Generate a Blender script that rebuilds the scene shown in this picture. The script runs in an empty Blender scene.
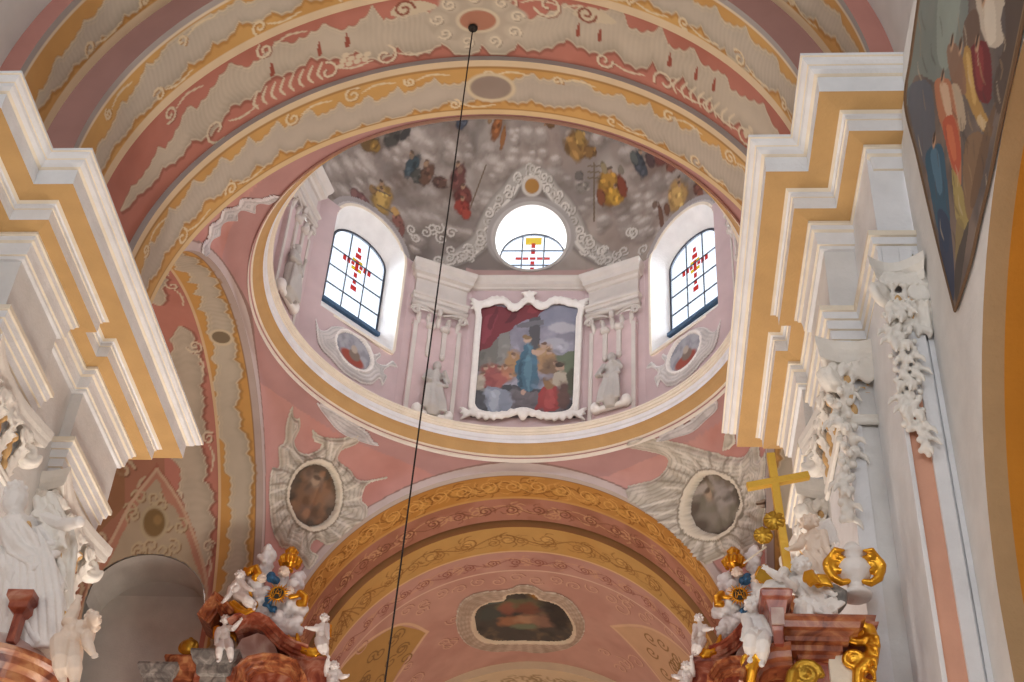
import bpy, bmesh, math, random
import numpy as np
from mathutils import Vector, Matrix
from mathutils.bvhtree import BVHTree
PI = math.pi
rng = np.random.default_rng(7)
random.seed(7)
COL = bpy.context.scene.collection

# ------------------------------------------------------------------ measurements (metres)
EYE = 1.6
CAMX = 2.2406
F_PX, PITCH, YAW, ROLL = 1437.65, 0.6941, 0.1010, 0.0680
YD = 20.496                      # centre of the crossing along the nave
HW = 5.06                        # half width of the crossing
YA, YF = YD - HW, YD + HW        # near and far crossing arches
RA = 4.68                        # radius of the four crossing arches
ZS = 13.026 + EYE                # springing of the arches
ZR = 17.90 + EYE                 # foot of the ring under the drum
ZD = 18.44 + EYE                 # foot of the drum wall
ZDC = 22.95 + EYE                # top of the drum cornice, springing of the dome
ZC = 11.53 + EYE                 # top of the entablature on the piers


def hx(h):
    c = np.array([int(h[i:i + 2], 16) / 255 for i in (0, 2, 4)])
    return np.where(c <= .04045, c / 12.92, ((c + .055) / 1.055) ** 2.4)


# ------------------------------------------------------------------ camera
def cam_axes():
    fw = Vector((-math.sin(YAW) * math.cos(PITCH), math.cos(YAW) * math.cos(PITCH), math.sin(PITCH)))
    r = Vector((math.cos(YAW), math.sin(YAW), 0))
    u = r.cross(fw)
    return r * math.cos(ROLL) + u * math.sin(ROLL), -r * math.sin(ROLL) + u * math.cos(ROLL), fw


CR, CU, CF = cam_axes()
CO = Vector((CAMX, 0, EYE))


def ray(px, py):
    return (CR * ((px - 512) / F_PX) - CU * ((py - 341) / F_PX) + CF).normalized()


def at(px, py, Y):
    """where the photograph's sight line through (px, py) meets the cross-section of the nave at Y"""
    d = ray(px, py)
    return CO + d * (Y / d.y)


def on_plane(px, py, p0, n):
    d = ray(px, py)
    return CO + d * ((p0 - CO).dot(n) / d.dot(n))


# ------------------------------------------------------------------ materials
def new_mat(name):
    m = bpy.data.materials.new(name)
    m.use_nodes = True
    return m, m.node_tree, m.node_tree.nodes['Principled BSDF']


def plain(name, h, rough=.8, metal=0., var=.06, scale=3., bump=0.02, bscale=25.):
    m, nt, b = new_mat(name)
    b.inputs['Roughness'].default_value = rough
    b.inputs['Metallic'].default_value = metal
    tc = nt.nodes.new('ShaderNodeTexCoord')
    n = nt.nodes.new('ShaderNodeTexNoise')
    n.inputs['Scale'].default_value = scale
    n.inputs['Detail'].default_value = 5
    nt.links.new(tc.outputs['Object'], n.inputs['Vector'])
    r = nt.nodes.new('ShaderNodeValToRGB')
    c = hx(h)
    r.color_ramp.elements[0].position = .3
    r.color_ramp.elements[1].position = .7
    r.color_ramp.elements[0].color = (*(c * (1 - var)), 1)
    r.color_ramp.elements[1].color = (*np.minimum(c * (1 + var), 1), 1)
    nt.links.new(n.outputs['Fac'], r.inputs['Fac'])
    nt.links.new(r.outputs['Color'], b.inputs['Base Color'])
    if bump:
        n2 = nt.nodes.new('ShaderNodeTexNoise')
        n2.inputs['Scale'].default_value = bscale
        n2.inputs['Detail'].default_value = 4
        nt.links.new(tc.outputs['Object'], n2.inputs['Vector'])
        bp = nt.nodes.new('ShaderNodeBump')
        bp.inputs['Strength'].default_value = .35
        bp.inputs['Distance'].default_value = bump
        nt.links.new(n2.outputs['Fac'], bp.inputs['Height'])
        nt.links.new(bp.outputs['Normal'], b.inputs['Normal'])
    return m


def marble(name, h1, h2, h3, scale=2.5, rough=.3):
    m, nt, b = new_mat(name)
    b.inputs['Roughness'].default_value = rough
    tc = nt.nodes.new('ShaderNodeTexCoord')
    n = nt.nodes.new('ShaderNodeTexNoise')
    n.inputs['Scale'].default_value = scale
    n.inputs['Detail'].default_value = 8
    n.inputs['Distortion'].default_value = 1.6
    nt.links.new(tc.outputs['Object'], n.inputs['Vector'])
    r = nt.nodes.new('ShaderNodeValToRGB')
    e = r.color_ramp.elements
    e[0].position, e[1].position = .36, .66
    e[0].color, e[1].color = (*hx(h1), 1), (*hx(h3), 1)
    k = e.new(.52)
    k.color = (*hx(h2), 1)
    nt.links.new(n.outputs['Fac'], r.inputs['Fac'])
    nt.links.new(r.outputs['Color'], b.inputs['Base Color'])
    return m


def painted(name, rough=.85):
    m, nt, b = new_mat(name)
    b.inputs['Roughness'].default_value = rough
    a = nt.nodes.new('ShaderNodeVertexColor')
    a.layer_name = 'Col'
    tc = nt.nodes.new('ShaderNodeTexCoord')
    n = nt.nodes.new('ShaderNodeTexNoise')
    n.inputs['Scale'].default_value = 2.2
    n.inputs['Detail'].default_value = 7
    nt.links.new(tc.outputs['Object'], n.inputs['Vector'])
    mp = nt.nodes.new('ShaderNodeMapRange')
    mp.inputs['To Min'].default_value = .86
    mp.inputs['To Max'].default_value = 1.12
    nt.links.new(n.outputs['Fac'], mp.inputs['Value'])
    mx = nt.nodes.new('ShaderNodeMix')
    mx.data_type = 'RGBA'
    mx.blend_type = 'MULTIPLY'
    mx.inputs['Factor'].default_value = 1
    nt.links.new(a.outputs['Color'], mx.inputs['A'])
    nt.links.new(mp.outputs['Result'], mx.inputs['B'])
    nt.links.new(mx.outputs['Result'], b.inputs['Base Color'])
    return m


M = {}
M['white'] = plain('white_lime_plaster', 'e4e3e4', .7)
M['palewall'] = plain('pale_grey_wall_plaster', 'dcd9d6', .8)
M['cream'] = plain('cream_stucco', 'e8dcc8', .7)
M['ochre'] = plain('ochre_limewash', 'bf9862', .8)
M['pink'] = plain('rose_limewash', 'c99a8c', .85)
M['drumpink'] = plain('pale_rose_limewash', 'cdb4b1', .85)
M['palepink'] = plain('salmon_panel_limewash', 'dda68c', .85)
M['stucco'] = plain('white_stucco', 'ebe5dc', .55, var=.05, scale=6)
M['hollowshade'] = plain('shade_tinted_stucco', 'd6ad76', .6)  # warm shade of the stucco hollows, put into the colour
M['drumstone'] = plain('warm_grey_stucco', 'cdc4ba', .7)
M['greystucco'] = plain('grey_stucco', 'b9b3ab', .7, var=.08)
M['gold'] = plain('gilding', 'e0a030', .28, .85, .15, 6, .01, 40)
M['brass'] = plain('dull_gilding', 'b88c30', .35, .8, .2, 6, .01, 40)
M['redmarble'] = marble('red_scagliola', '7a3426', 'a4583f', 'c08a74', 3)
M['brownmarble'] = marble('brown_scagliola', '6e3420', 'a05c3a', 'bd8458', 4)
M['pinkmarble'] = marble('pinkish_scagliola', 'a07a70', 'b89a92', 'cbb8ae', 2)
M['greymarble'] = marble('grey_marble', '66625f', '88837e', 'a9a39b', 5)
M['blue'] = plain('blue_painted_wood', '2d6690', .5)
M['lead'] = plain('dark_window_lead', '2c3440', .5)
M['sill'] = plain('blue_grey_window_iron', '3f5f7c', .5)
M['reveal'] = plain('window_reveal_plaster', 'eceae6', .8)
M['rope'] = plain('dark_rope', '2a2420', .9)
M['floor'] = plain('warm_stone_floor', 'c2ab92', .6)
M['paint'] = painted('fresco_paint')
M['yellow'] = plain('yellow_gilt_wood', 'e3b544', .45, .25)
M['cross'] = plain('gilt_cross_wood', 'e0b040', .4, .35)


def glass(name, h, t):
    m, nt, b = new_mat(name)
    nt.nodes.remove(b)
    tr = nt.nodes.new('ShaderNodeBsdfTransparent')
    tr.inputs['Color'].default_value = (*(hx(h) * t), 1)
    gl = nt.nodes.new('ShaderNodeBsdfGlossy')
    gl.inputs['Roughness'].default_value = .2
    mx = nt.nodes.new('ShaderNodeMixShader')
    mx.inputs['Fac'].default_value = .04
    nt.links.new(tr.outputs[0], mx.inputs[1])
    nt.links.new(gl.outputs[0], mx.inputs[2])
    nt.links.new(mx.outputs[0], nt.nodes['Material Output'].inputs['Surface'])
    return m


M['pane'] = glass('clear_window_glass', 'f4f8ff', .97)
M['redpane'] = glass('red_stained_glass', 'd23a34', .75)
M['yellowpane'] = glass('yellow_stained_glass', 'e8c030', .8)


# ------------------------------------------------------------------ mesh helpers
def link(name, me, mats=(), parent=None, smooth=False):
    o = bpy.data.objects.new(name, me)
    COL.objects.link(o)
    for m in mats:
        me.materials.append(m)
    if smooth:
        me.shade_smooth()
    if parent is not None:
        o.parent = parent
        o.matrix_parent_inverse = Matrix.Translation(-Vector(parent.location))
    return o


def tag(o, label=None, cat=None, group=None, kind=None):
    for k, v in (('label', label), ('category', cat), ('group', group), ('kind', kind)):
        if v:
            o[k] = v
    return o


def thing(name, loc, label, cat, group=None, kind=None):
    o = bpy.data.objects.new(name, None)
    COL.objects.link(o)
    o.location = loc
    o.empty_display_size = .1
    return tag(o, label, cat, group, kind)


def mesh_np(name, co, faces, cols=None):
    """co (N,3), faces (M,k) array or list of tuples"""
    me = bpy.data.meshes.new(name)
    if isinstance(faces, np.ndarray):
        k = faces.shape[1]
        me.vertices.add(len(co))
        me.vertices.foreach_set('co', np.asarray(co, np.float32).ravel())
        me.loops.add(faces.size)
        me.loops.foreach_set('vertex_index', faces.astype(np.int32).ravel())
        me.polygons.add(len(faces))
        me.polygons.foreach_set('loop_start', np.arange(0, faces.size, k, dtype=np.int32))
        me.update(calc_edges=True)
    else:
        me.from_pydata([tuple(c) for c in co], [], [tuple(f) for f in faces])
    if cols is not None:
        a = me.color_attributes.new('Col', 'FLOAT_COLOR', 'POINT')
        a.data.foreach_set('color', np.concatenate([cols, np.ones((len(cols), 1))], 1).astype(np.float32).ravel())
    return me


def grid_faces(nu, nv, flip=False, mask=None):
    i, j = np.meshgrid(np.arange(nu - 1), np.arange(nv - 1), indexing='ij')
    a = (i * nv + j).ravel()
    f = np.stack([a, a + nv, a + nv + 1, a + 1], 1)
    if flip:
        f = f[:, ::-1]
    if mask is not None:
        m = mask.ravel()
        f = f[m[f].all(1)]
    return f


def drop_loose(co, f, cols):
    used = np.unique(f)
    re = np.full(len(co), -1)
    re[used] = np.arange(len(used))
    return co[used], re[f], cols[used]


class BM:
    """collects closed shapes into one mesh; each face keeps a material slot"""
    def __init__(self):
        self.v, self.f, self.m = [], [], []

    def add(self, v, f, mi=0):
        b = len(self.v)
        self.v += [tuple(x) for x in v]
        self.f += [tuple(b + i for i in q) for q in f]
        self.m += [mi] * len(f)
        return self

    def box(self, x0, x1, y0, y1, z0, z1, mi=0):
        v = [(x, y, z) for x in (x0, x1) for y in (y0, y1) for z in (z0, z1)]
        return self.add(v, [(0, 1, 3, 2), (4, 6, 7, 5), (0, 4, 5, 1), (2, 3, 7, 6), (0, 2, 6, 4), (1, 5, 7, 3)], mi)

    def prism(self, poly, axis_fn, d0, d1, mi=0):
        """poly: 2-D outline; axis_fn(u, v, d) -> xyz"""
        n = len(poly)
        v = [axis_fn(u, w, d0) for u, w in poly] + [axis_fn(u, w, d1) for u, w in poly]
        f = [tuple(range(n))[::-1], tuple(range(n, 2 * n))] + [(i, (i + 1) % n, n + (i + 1) % n, n + i) for i in range(n)]
        return self.add(v, f, mi)

    def tube(self, pts, rad, n=8, mi=0, flat=1., up=None):
        """rounded tube along a polyline with a radius per point"""
        pts = [Vector(p) for p in pts]
        if not hasattr(rad, '__len__'):
            rad = [rad] * len(pts)
        rings = []
        pt = None
        side = None
        for i, p in enumerate(pts):
            t = (pts[min(i + 1, len(pts) - 1)] - pts[max(i - 1, 0)])
            t = t.normalized() if t.length > 1e-9 else Vector((0, 0, 1))
            if side is None:
                ref = Vector(up) if up is not None else (Vector((0, 0, 1)) if abs(t.z) < .9 else Vector((1, 0, 0)))
                side = t.cross(ref).normalized()
            else:
                side = (side - t * side.dot(t))
                side = side.normalized() if side.length > 1e-6 else t.orthogonal().normalized()
            w = t.cross(side)
            rings.append((p, side.copy(), w, rad[i], t))
        v, f = [], []
        first, last = rings[0], rings[-1]
        full = []
        for s, sgn in ((first, -1),):
            full.append((s[0] - s[4] * s[3] * .7, s[1], s[2], s[3] * .6))
        full += [(a, b, c, r) for a, b, c, r, t in rings]
        full.append((last[0] + last[4] * last[3] * .7, last[1], last[2], last[3] * .6))
        for p, a, b, r in full:
            for k in range(n):
                th = 2 * PI * k / n
                v.append(p + a * math.cos(th) * r + b * math.sin(th) * r * flat)
        m = len(full)
        for i in range(m - 1):
            for k in range(n):
                f.append((i * n + k, i * n + (k + 1) % n, (i + 1) * n + (k + 1) % n, (i + 1) * n + k))
        f.append(tuple(range(n))[::-1])
        f.append(tuple(range((m - 1) * n, m * n)))
        return self.add(v, f, mi)

    def ball(self, c, r, n=12, rot=None, mi=0):
        """ellipsoid; r is a number or three radii, rot a 3x3 matrix"""
        if not hasattr(r, '__len__'):
            r = (r, r, r)
        c = Vector(c)
        v = []
        k = max(6, n // 2 + 1)
        for i in range(1, k):
            a = PI * i / k
            for j in range(n):
                b = 2 * PI * j / n
                p = Vector((r[0] * math.sin(a) * math.cos(b), r[1] * math.sin(a) * math.sin(b), r[2] * math.cos(a)))
                v.append(c + (rot @ p if rot else p))
        top = len(v)
        for s in (1, -1):
            p = Vector((0, 0, s * r[2]))
            v.append(c + (rot @ p if rot else p))
        f = []
        for i in range(k - 2):
            for j in range(n):
                f.append((i * n + j, (i + 1) * n + j, (i + 1) * n + (j + 1) % n, i * n + (j + 1) % n))
        for j in range(n):
            f.append((top, j, (j + 1) % n))
            f.append((top + 1, (k - 2) * n + (j + 1) % n, (k - 2) * n + j))
        return self.add(v, f, mi)

    def lathe(self, prof, c=(0, 0, 0), n=24, a0=0., a1=2 * PI, mi=0, mis=None):
        """prof [(r, z)] turned round the vertical through c"""
        closed = abs(a1 - a0 - 2 * PI) < 1e-6
        m = n if closed else n + 1
        v = []
        for k in range(m):
            a = a0 + (a1 - a0) * k / n
            for r, z in prof:
                v.append((c[0] + r * math.cos(a), c[1] + r * math.sin(a), c[2] + z))
        q = len(prof)
        for k in range(n):
            for i in range(q - 1):
                k2 = (k + 1) % m
                b = len(self.v)
                self.f.append((b + k * q + i, b + k2 * q + i, b + k2 * q + i + 1, b + k * q + i + 1))
                self.m.append(mis[i] if mis else mi)
        self.v += v
        return self

    def mesh(self, name, doubles=False, normals=True):
        me = bpy.data.meshes.new(name)
        me.from_pydata(self.v, [], self.f)
        me.polygons.foreach_set('material_index', self.m)
        if normals or doubles:
            b = bmesh.new()
            b.from_mesh(me)
            if doubles:
                bmesh.ops.remove_doubles(b, verts=b.verts, dist=1e-4)
            if normals:
                bmesh.ops.recalc_face_normals(b, faces=b.faces)
            b.to_mesh(me)
            b.free()
        me.update()
        return me

    def obj(self, name, mats, parent=None, smooth=False, bevel=0., **k):
        o = link(name, self.mesh(name, **k), mats if isinstance(mats, (list, tuple)) else [mats], parent, smooth)
        if bevel:
            md = o.modifiers.new('bevel', 'BEVEL')
            md.width = bevel
            md.segments = 2
            md.limit_method = 'ANGLE'
        return o

    def sculpt(self, name, mat, parent=None, voxel=.012, smooth=2):
        """fuse all the shapes into one continuous surface"""
        me = self.mesh(name)
        o = bpy.data.objects.new(name, me)
        COL.objects.link(o)
        r = o.modifiers.new('fuse', 'REMESH')
        r.mode = 'VOXEL'
        r.voxel_size = voxel
        if smooth:
            s = o.modifiers.new('soften', 'SMOOTH')
            s.factor = .5
            s.iterations = smooth
        dg = bpy.context.evaluated_depsgraph_get()
        me2 = bpy.data.meshes.new_from_object(o.evaluated_get(dg))
        bpy.data.objects.remove(o)
        bpy.data.meshes.remove(me)
        me2.name = name
        me2.materials.clear()
        me2.materials.append(mat)
        o = link(name, me2, (), parent, True)
        return o


# ------------------------------------------------------------------ painting by brush on a dense grid
def lattice(seed, n=256):
    return np.random.default_rng(seed).random((n, n))


_LAT = {}


def noise(u, v, seed=0, octaves=4):
    if seed not in _LAT:
        _LAT[seed] = lattice(seed)
    L = _LAT[seed]
    out, amp, tot = 0, 1., 0
    for o in range(octaves):
        x, y = u * 2 ** o + 17.3 * o, v * 2 ** o + 5.7 * o
        xi, yi = np.floor(x).astype(int), np.floor(y).astype(int)
        fx, fy = x - xi, y - yi
        fx, fy = fx * fx * (3 - 2 * fx), fy * fy * (3 - 2 * fy)
        a, b, c, d = L[xi % 256, yi % 256], L[(xi + 1) % 256, yi % 256], L[xi % 256, (yi + 1) % 256], L[(xi + 1) % 256, (yi + 1) % 256]
        out = out + amp * ((a * (1 - fx) + b * fx) * (1 - fy) + (c * (1 - fx) + d * fx) * fy)
        tot += amp
        amp *= .5
    return out / tot


def spline(pts, n=8, closed=False):
    """Catmull-Rom through the points"""
    p = np.array(pts, float)
    m = len(p)
    out = []
    for i in range(m if closed else m - 1):
        p0, p1, p2, p3 = (p[(i - 1) % m], p[i], p[(i + 1) % m], p[(i + 2) % m]) if closed else (p[max(i - 1, 0)], p[i], p[i + 1], p[min(i + 2, m - 1)])
        for t in np.linspace(0, 1, n, endpoint=False):
            out.append(.5 * ((2 * p1) + (-p0 + p2) * t + (2 * p0 - 5 * p1 + 4 * p2 - p3) * t * t + (-p0 + 3 * p1 - 3 * p2 + p3) * t ** 3))
    if not closed:
        out.append(p[-1])
    return np.array(out)


def inside(px, py, poly):
    r = np.zeros(px.shape, bool)
    q = np.asarray(poly)
    x0, y0 = q[:, 0], q[:, 1]
    x1, y1 = np.roll(x0, -1), np.roll(y0, -1)
    for a, b, c, d in zip(x0, y0, x1, y1):
        if b == d:
            continue
        k = (b > py) != (d > py)
        r ^= k & (px < (c - a) * (py - b) / (d - b) + a)
    return r


def seg_dist(px, py, pts):
    best = np.full(px.shape, 1e9)
    arc = np.zeros(px.shape)
    L = 0
    for (a, b), (c, d) in zip(pts[:-1], pts[1:]):
        ll = math.hypot(c - a, d - b)
        if ll < 1e-9:
            continue
        t = np.clip(((px - a) * (c - a) + (py - b) * (d - b)) / ll ** 2, 0, 1)
        q = np.hypot(px - a - t * (c - a), py - b - t * (d - b))
        k = q < best
        best = np.where(k, q, best)
        arc = np.where(k, L + t * ll, arc)
        L += ll
    return best, arc / max(L, 1e-9)


class Canvas:
    def __init__(self, u, v, base):
        self.u, self.v = u.ravel().astype(float), v.ravel().astype(float)
        self.c = np.tile(hx(base), (self.u.size, 1))

    def put(self, idx, a, h):
        a = np.clip(np.broadcast_to(a, idx.shape), 0, 1)[:, None]
        self.c[idx] = self.c[idx] * (1 - a) + (hx(h) if isinstance(h, str) else np.asarray(h)) * a

    def fill(self, mask, h, a=1.):
        idx = np.nonzero(mask)[0]
        self.put(idx, a[idx] if isinstance(a, np.ndarray) else a, h)

    def near(self, x0, x1, y0, y1):
        return np.nonzero((self.u > x0) & (self.u < x1) & (self.v > y0) & (self.v < y1))[0]

    def mottle(self, h, scale, seed, a=.5, lo=.45, hi=.65, mask=None):
        n = noise(self.u / scale, self.v / scale, seed)
        w = np.clip((n - lo) / (hi - lo), 0, 1) * a
        self.fill(np.ones_like(w, bool) if mask is None else mask, h, w)

    def poly(self, pts, h, a=1., smooth=True, n=6):
        q = spline(pts, n, True) if smooth else np.array(pts, float)
        idx = self.near(q[:, 0].min(), q[:, 0].max(), q[:, 1].min(), q[:, 1].max())
        k = inside(self.u[idx], self.v[idx], q)
        self.put(idx[k], a, h)
        return idx[k]

    def ell(self, x, y, rx, ry, h, rot=0., a=1., soft=.25, wob=0., seed=1):
        R = max(rx, ry) * (1.3 + wob)
        idx = self.near(x - R, x + R, y - R, y + R)
        du, dv = self.u[idx] - x, self.v[idx] - y
        c, s = math.cos(rot), math.sin(rot)
        q = np.hypot((du * c + dv * s) / rx, (-du * s + dv * c) / ry)
        if wob:
            q = q + wob * (noise(self.u[idx] / min(rx, ry) * 1.5, self.v[idx] / min(rx, ry) * 1.5, seed) - .5) * 2
        w = np.clip((1 - q) / max(soft, 1e-3) + .5, 0, 1)
        self.put(idx, w * a, h)

    def stroke(self, pts, w, h, a=1., taper=0., smooth=True, n=8):
        q = spline(pts, n) if smooth else np.array(pts, float)
        idx = self.near(q[:, 0].min() - w, q[:, 0].max() + w, q[:, 1].min() - w, q[:, 1].max() + w)
        if not len(idx):
            return
        d, t = seg_dist(self.u[idx], self.v[idx], q)
        ww = w * (1 - taper * np.abs(2 * t - 1) ** 2)
        al = np.clip((ww - d) / (.35 * w) + .3, 0, 1)
        self.put(idx, al * a, h)

    def scroll(self, x, y, r, turn, a0, h, w, shade=None, cw=1):
        """a C-scroll that winds inwards"""
        t = np.linspace(0, 1, 14)
        ang = a0 + cw * turn * 2 * PI * t
        rr = r * (1 - .78 * t)
        p = np.stack([x + rr * np.cos(ang), y + rr * np.sin(ang)], 1)
        if shade:
            self.stroke(p + np.array([w * .9, -w * .9]), w, shade, .8, smooth=False)
        self.stroke(p, w, h, 1, smooth=False)


def tri(x):
    return np.abs((x % 1.) * 2 - 1)


def rocaille(cv, s0, s1, v0, v1, shell='b0a493', edge='dcc99f', shade='9a6a35', seed=1, taper=2.2, rib=11., width=.34, period=.62, scrolls=True, ribcol='8b8071'):
    """a long frilled shell ornament running down a band"""
    u, v = cv.u, cv.v
    c, w = (v0 + v1) / 2, (v1 - v0)
    r = np.random.default_rng(seed)
    ph = r.random(6) * 6
    ends = np.clip((u - s0) / taper, 0, 1) * np.clip((s1 - u) / taper, 0, 1)
    ends = np.where((u > s0) & (u < s1), ends ** .6, 0)
    ctr = c + w * (.10 * np.sin(u * 1.1 + ph[0]) + .16 * (noise(u * .55, u * 0 + 7.7, seed + 5, 2) - .5) * 2)
    w1 = noise(u * .9, u * 0 + 3.1, seed, 2)
    w2 = noise(u * .9, u * 0 + 9.7, seed + 1, 2)
    warp = .9 * (noise(u * .45, u * 0 + 1.3, seed + 2, 2) - .5)
    k1 = (u / period + 1.6 * warp) % 1.                             # leaning flame tips on one edge
    k2 = np.abs(np.sin(PI * (u / (period * .9) + warp * 1.8)))      # round lobes on the other
    j1 = np.abs(np.sin(PI * (u / (period * .26) + warp) + ph[3]))
    tip = np.where(k1 < .82, (k1 / .82) ** 2.4, ((1 - k1) / .18) ** .8)
    big = .35 + 1.3 * noise(u * .7, u * 0 + 4.4, seed + 6, 2)
    e1 = ctr + w * ends * (width * (.40 + .8 * w1) + .17 * tip * big - .045 * j1)
    e2 = ctr - w * ends * (width * (.30 + .8 * w2) + .14 * k2 ** .7 * big - .045 * j1)
    e1, e2 = np.minimum(e1, v1 - .01), np.maximum(e2, v0 + .01)
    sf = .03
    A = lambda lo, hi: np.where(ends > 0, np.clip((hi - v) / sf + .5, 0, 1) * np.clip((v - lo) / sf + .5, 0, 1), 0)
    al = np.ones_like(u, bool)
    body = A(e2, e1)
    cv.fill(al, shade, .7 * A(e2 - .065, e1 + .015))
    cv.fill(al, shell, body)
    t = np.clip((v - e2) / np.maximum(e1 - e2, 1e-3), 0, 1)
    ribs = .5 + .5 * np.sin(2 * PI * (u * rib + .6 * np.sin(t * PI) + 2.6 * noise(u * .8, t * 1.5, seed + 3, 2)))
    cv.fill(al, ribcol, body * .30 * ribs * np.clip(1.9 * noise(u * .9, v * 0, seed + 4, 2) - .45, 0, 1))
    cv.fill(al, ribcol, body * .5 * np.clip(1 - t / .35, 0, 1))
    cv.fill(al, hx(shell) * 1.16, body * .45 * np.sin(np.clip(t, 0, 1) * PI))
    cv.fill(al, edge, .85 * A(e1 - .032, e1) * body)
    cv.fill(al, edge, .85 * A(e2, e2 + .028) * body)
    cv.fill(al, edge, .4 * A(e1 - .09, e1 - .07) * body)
    if scrolls:
        s = s0 + taper * .6
        while s < s1 - taper * .6:
            up = r.random() < .5
            y = c + (w * .33 if up else -w * .34)
            rad = w * (.10 + .10 * r.random())
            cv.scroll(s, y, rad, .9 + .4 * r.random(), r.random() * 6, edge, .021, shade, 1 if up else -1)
            p = [(s + rad, y), (s + rad + .25, y + (.08 if up else -.08)), (s + rad + .55, y + (.03 if up else -.03))]
            cv.stroke(p, .02, edge, 1, .5)
            s += .55 + .8 * r.random()


def rinceau(cv, s0, s1, vc, amp, wl, h, w, seed=1, a=.85, second=None):
    """a winding tendril with a spiral in every bend"""
    r = np.random.default_rng(seed)
    s = np.arange(s0, s1, wl / 12)
    p = np.stack([s, vc + amp * .55 * np.sin(2 * PI * s / wl)], 1)
    cv.stroke(p, w, h, a, smooth=False)
    k = 0
    x = s0 + wl / 4
    while x < s1:
        sg = 1 if k % 2 == 0 else -1
        y = vc + sg * amp * .1
        cv.scroll(x, y - sg * amp * .05, amp * .62, 1.5, sg * PI / 2 + PI, h, w, None, sg)
        for q in range(4):
            b = r.random() * 6.28
            cv.stroke([(x + amp * .5 * math.cos(b), y + amp * .5 * math.sin(b)), (x + amp * .8 * math.cos(b + .3), y + amp * .8 * math.sin(b + .3)), (x + amp * .95 * math.cos(b + .8), y + amp * .95 * math.sin(b + .8))], w, h, a, .6)
        if second:
            cv.ell(x, y, amp * .35, amp * .35, second, a=.5, soft=.6)
        x += wl / 2
        k += 1

# ================================================================== THE BUILDING
def structure(name, label=None):
    return thing(name, (0, 0, 0), label, None, None, 'structure')


# ------------------------------------------------------------------ arch bands: stilted half circles
ZB = ZC - .15                                        # arches come down behind the top of the entablature


def arch_path(r, ds):
    st = ZS - ZB
    L = PI * r / 2 + st
    n = int(2 * L / ds) + 1
    s = np.linspace(-L, L, n)
    th = s / r
    x = np.where(np.abs(s) <= PI * r / 2, r * np.sin(np.clip(th, -PI / 2, PI / 2)), np.sign(s) * r)
    z = np.where(np.abs(s) <= PI * r / 2, ZS + r * np.cos(np.clip(th, -PI / 2, PI / 2)), ZS - (np.abs(s) - PI * r / 2))
    return s, x, z


def soffit(name, parent, r, a, b, paint, base, ds=.022, dv=.022, axis='y', c=0., keep=None, r2=None):
    """a strip of the underside of an arch between a and b along its axis"""
    s, x, z = arch_path(r, ds)
    nv = max(2, int(abs(b - a) / dv) + 1)
    v = np.linspace(a, b, nv)
    S, V = np.meshgrid(s, v, indexing='ij')
    X = np.repeat(x[:, None], nv, 1)
    Z = np.repeat(z[:, None], nv, 1)
    if r2 is not None:                                # slightly conical
        k = (V - a) / (b - a) * (r2 - r)
        nx = np.clip(X / r, -1, 1)
        X = X + k * nx
        Z = Z + k * np.sqrt(1 - nx ** 2)
    cv = Canvas(S, V, base)
    if paint:
        paint(cv)
    co = np.stack([c + X, V, Z] if axis == 'y' else [V, c + X, Z], -1).reshape(-1, 3)
    m = keep(S, V) if keep else None
    f = grid_faces(len(s), nv, False, m)
    col = cv.c
    if m is not None:
        co, f, col = drop_loose(co, f, col)
    return link(name, mesh_np(name, co, f, col), [M['paint']], parent, True)


def annulus(name, parent, r0, r1, at_, col, axis='y', c=0., mat=None, ds=.06):
    s, x0, z0 = arch_path(r0, ds)
    k = r1 / r0
    x1 = np.where(z0 >= ZS, x0 * k, np.sign(x0) * r1)
    z1 = np.where(z0 >= ZS, ZS + (z0 - ZS) * k, z0)
    n = len(s)
    A = np.full(n, float(at_))
    if axis == 'y':
        co = np.concatenate([np.stack([c + x0, A, z0], 1), np.stack([c + x1, A, z1], 1)])
    else:
        co = np.concatenate([np.stack([A, c + x0, z0], 1), np.stack([A, c + x1, z1], 1)])
    i = np.arange(n - 1)
    f = np.stack([i, i + 1, i + 1 + n, i + n], 1)
    return link(name, mesh_np(name, co, f, np.tile(hx(col), (len(co), 1))), [M['paint']], parent)


GREY, OCH, PINK, DUSK, CREAM = 'b8ad9e', 'cba060', 'b87868', 'a87e76', 'dcc6a4'


def edge_lines(cv, v0, v1, w, h):
    cv.fill((cv.v > v0) & (cv.v < v0 + w), h)
    cv.fill((cv.v < v1) & (cv.v > v1 - w), h)


def paint_A(v0, v1, seed, flip=1):
    def go(cv):
        cv.v = cv.v * flip
        a, b = sorted((v0 * flip, v1 * flip))
        cv.mottle('b98544', .8, 3, .35)
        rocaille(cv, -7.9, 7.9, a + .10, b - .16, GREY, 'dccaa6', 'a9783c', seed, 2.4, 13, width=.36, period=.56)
        cv.fill(cv.v > b - .13, 'd8c2a0')
        cv.fill((cv.v > b - .16) & (cv.v < b - .13), 'a9814c')
        cv.fill(cv.v < a + .10, 'd8bd90')
        cv.fill((cv.v > a + .10) & (cv.v < a + .12), 'a97f48')
        m = (a + b) / 2
        cv.ell(0.12, m, .40, .30, 'd3c3a4', soft=.12)
        cv.ell(0.12, m, .33, .235, '97877b', soft=.12)
    return go


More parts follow.
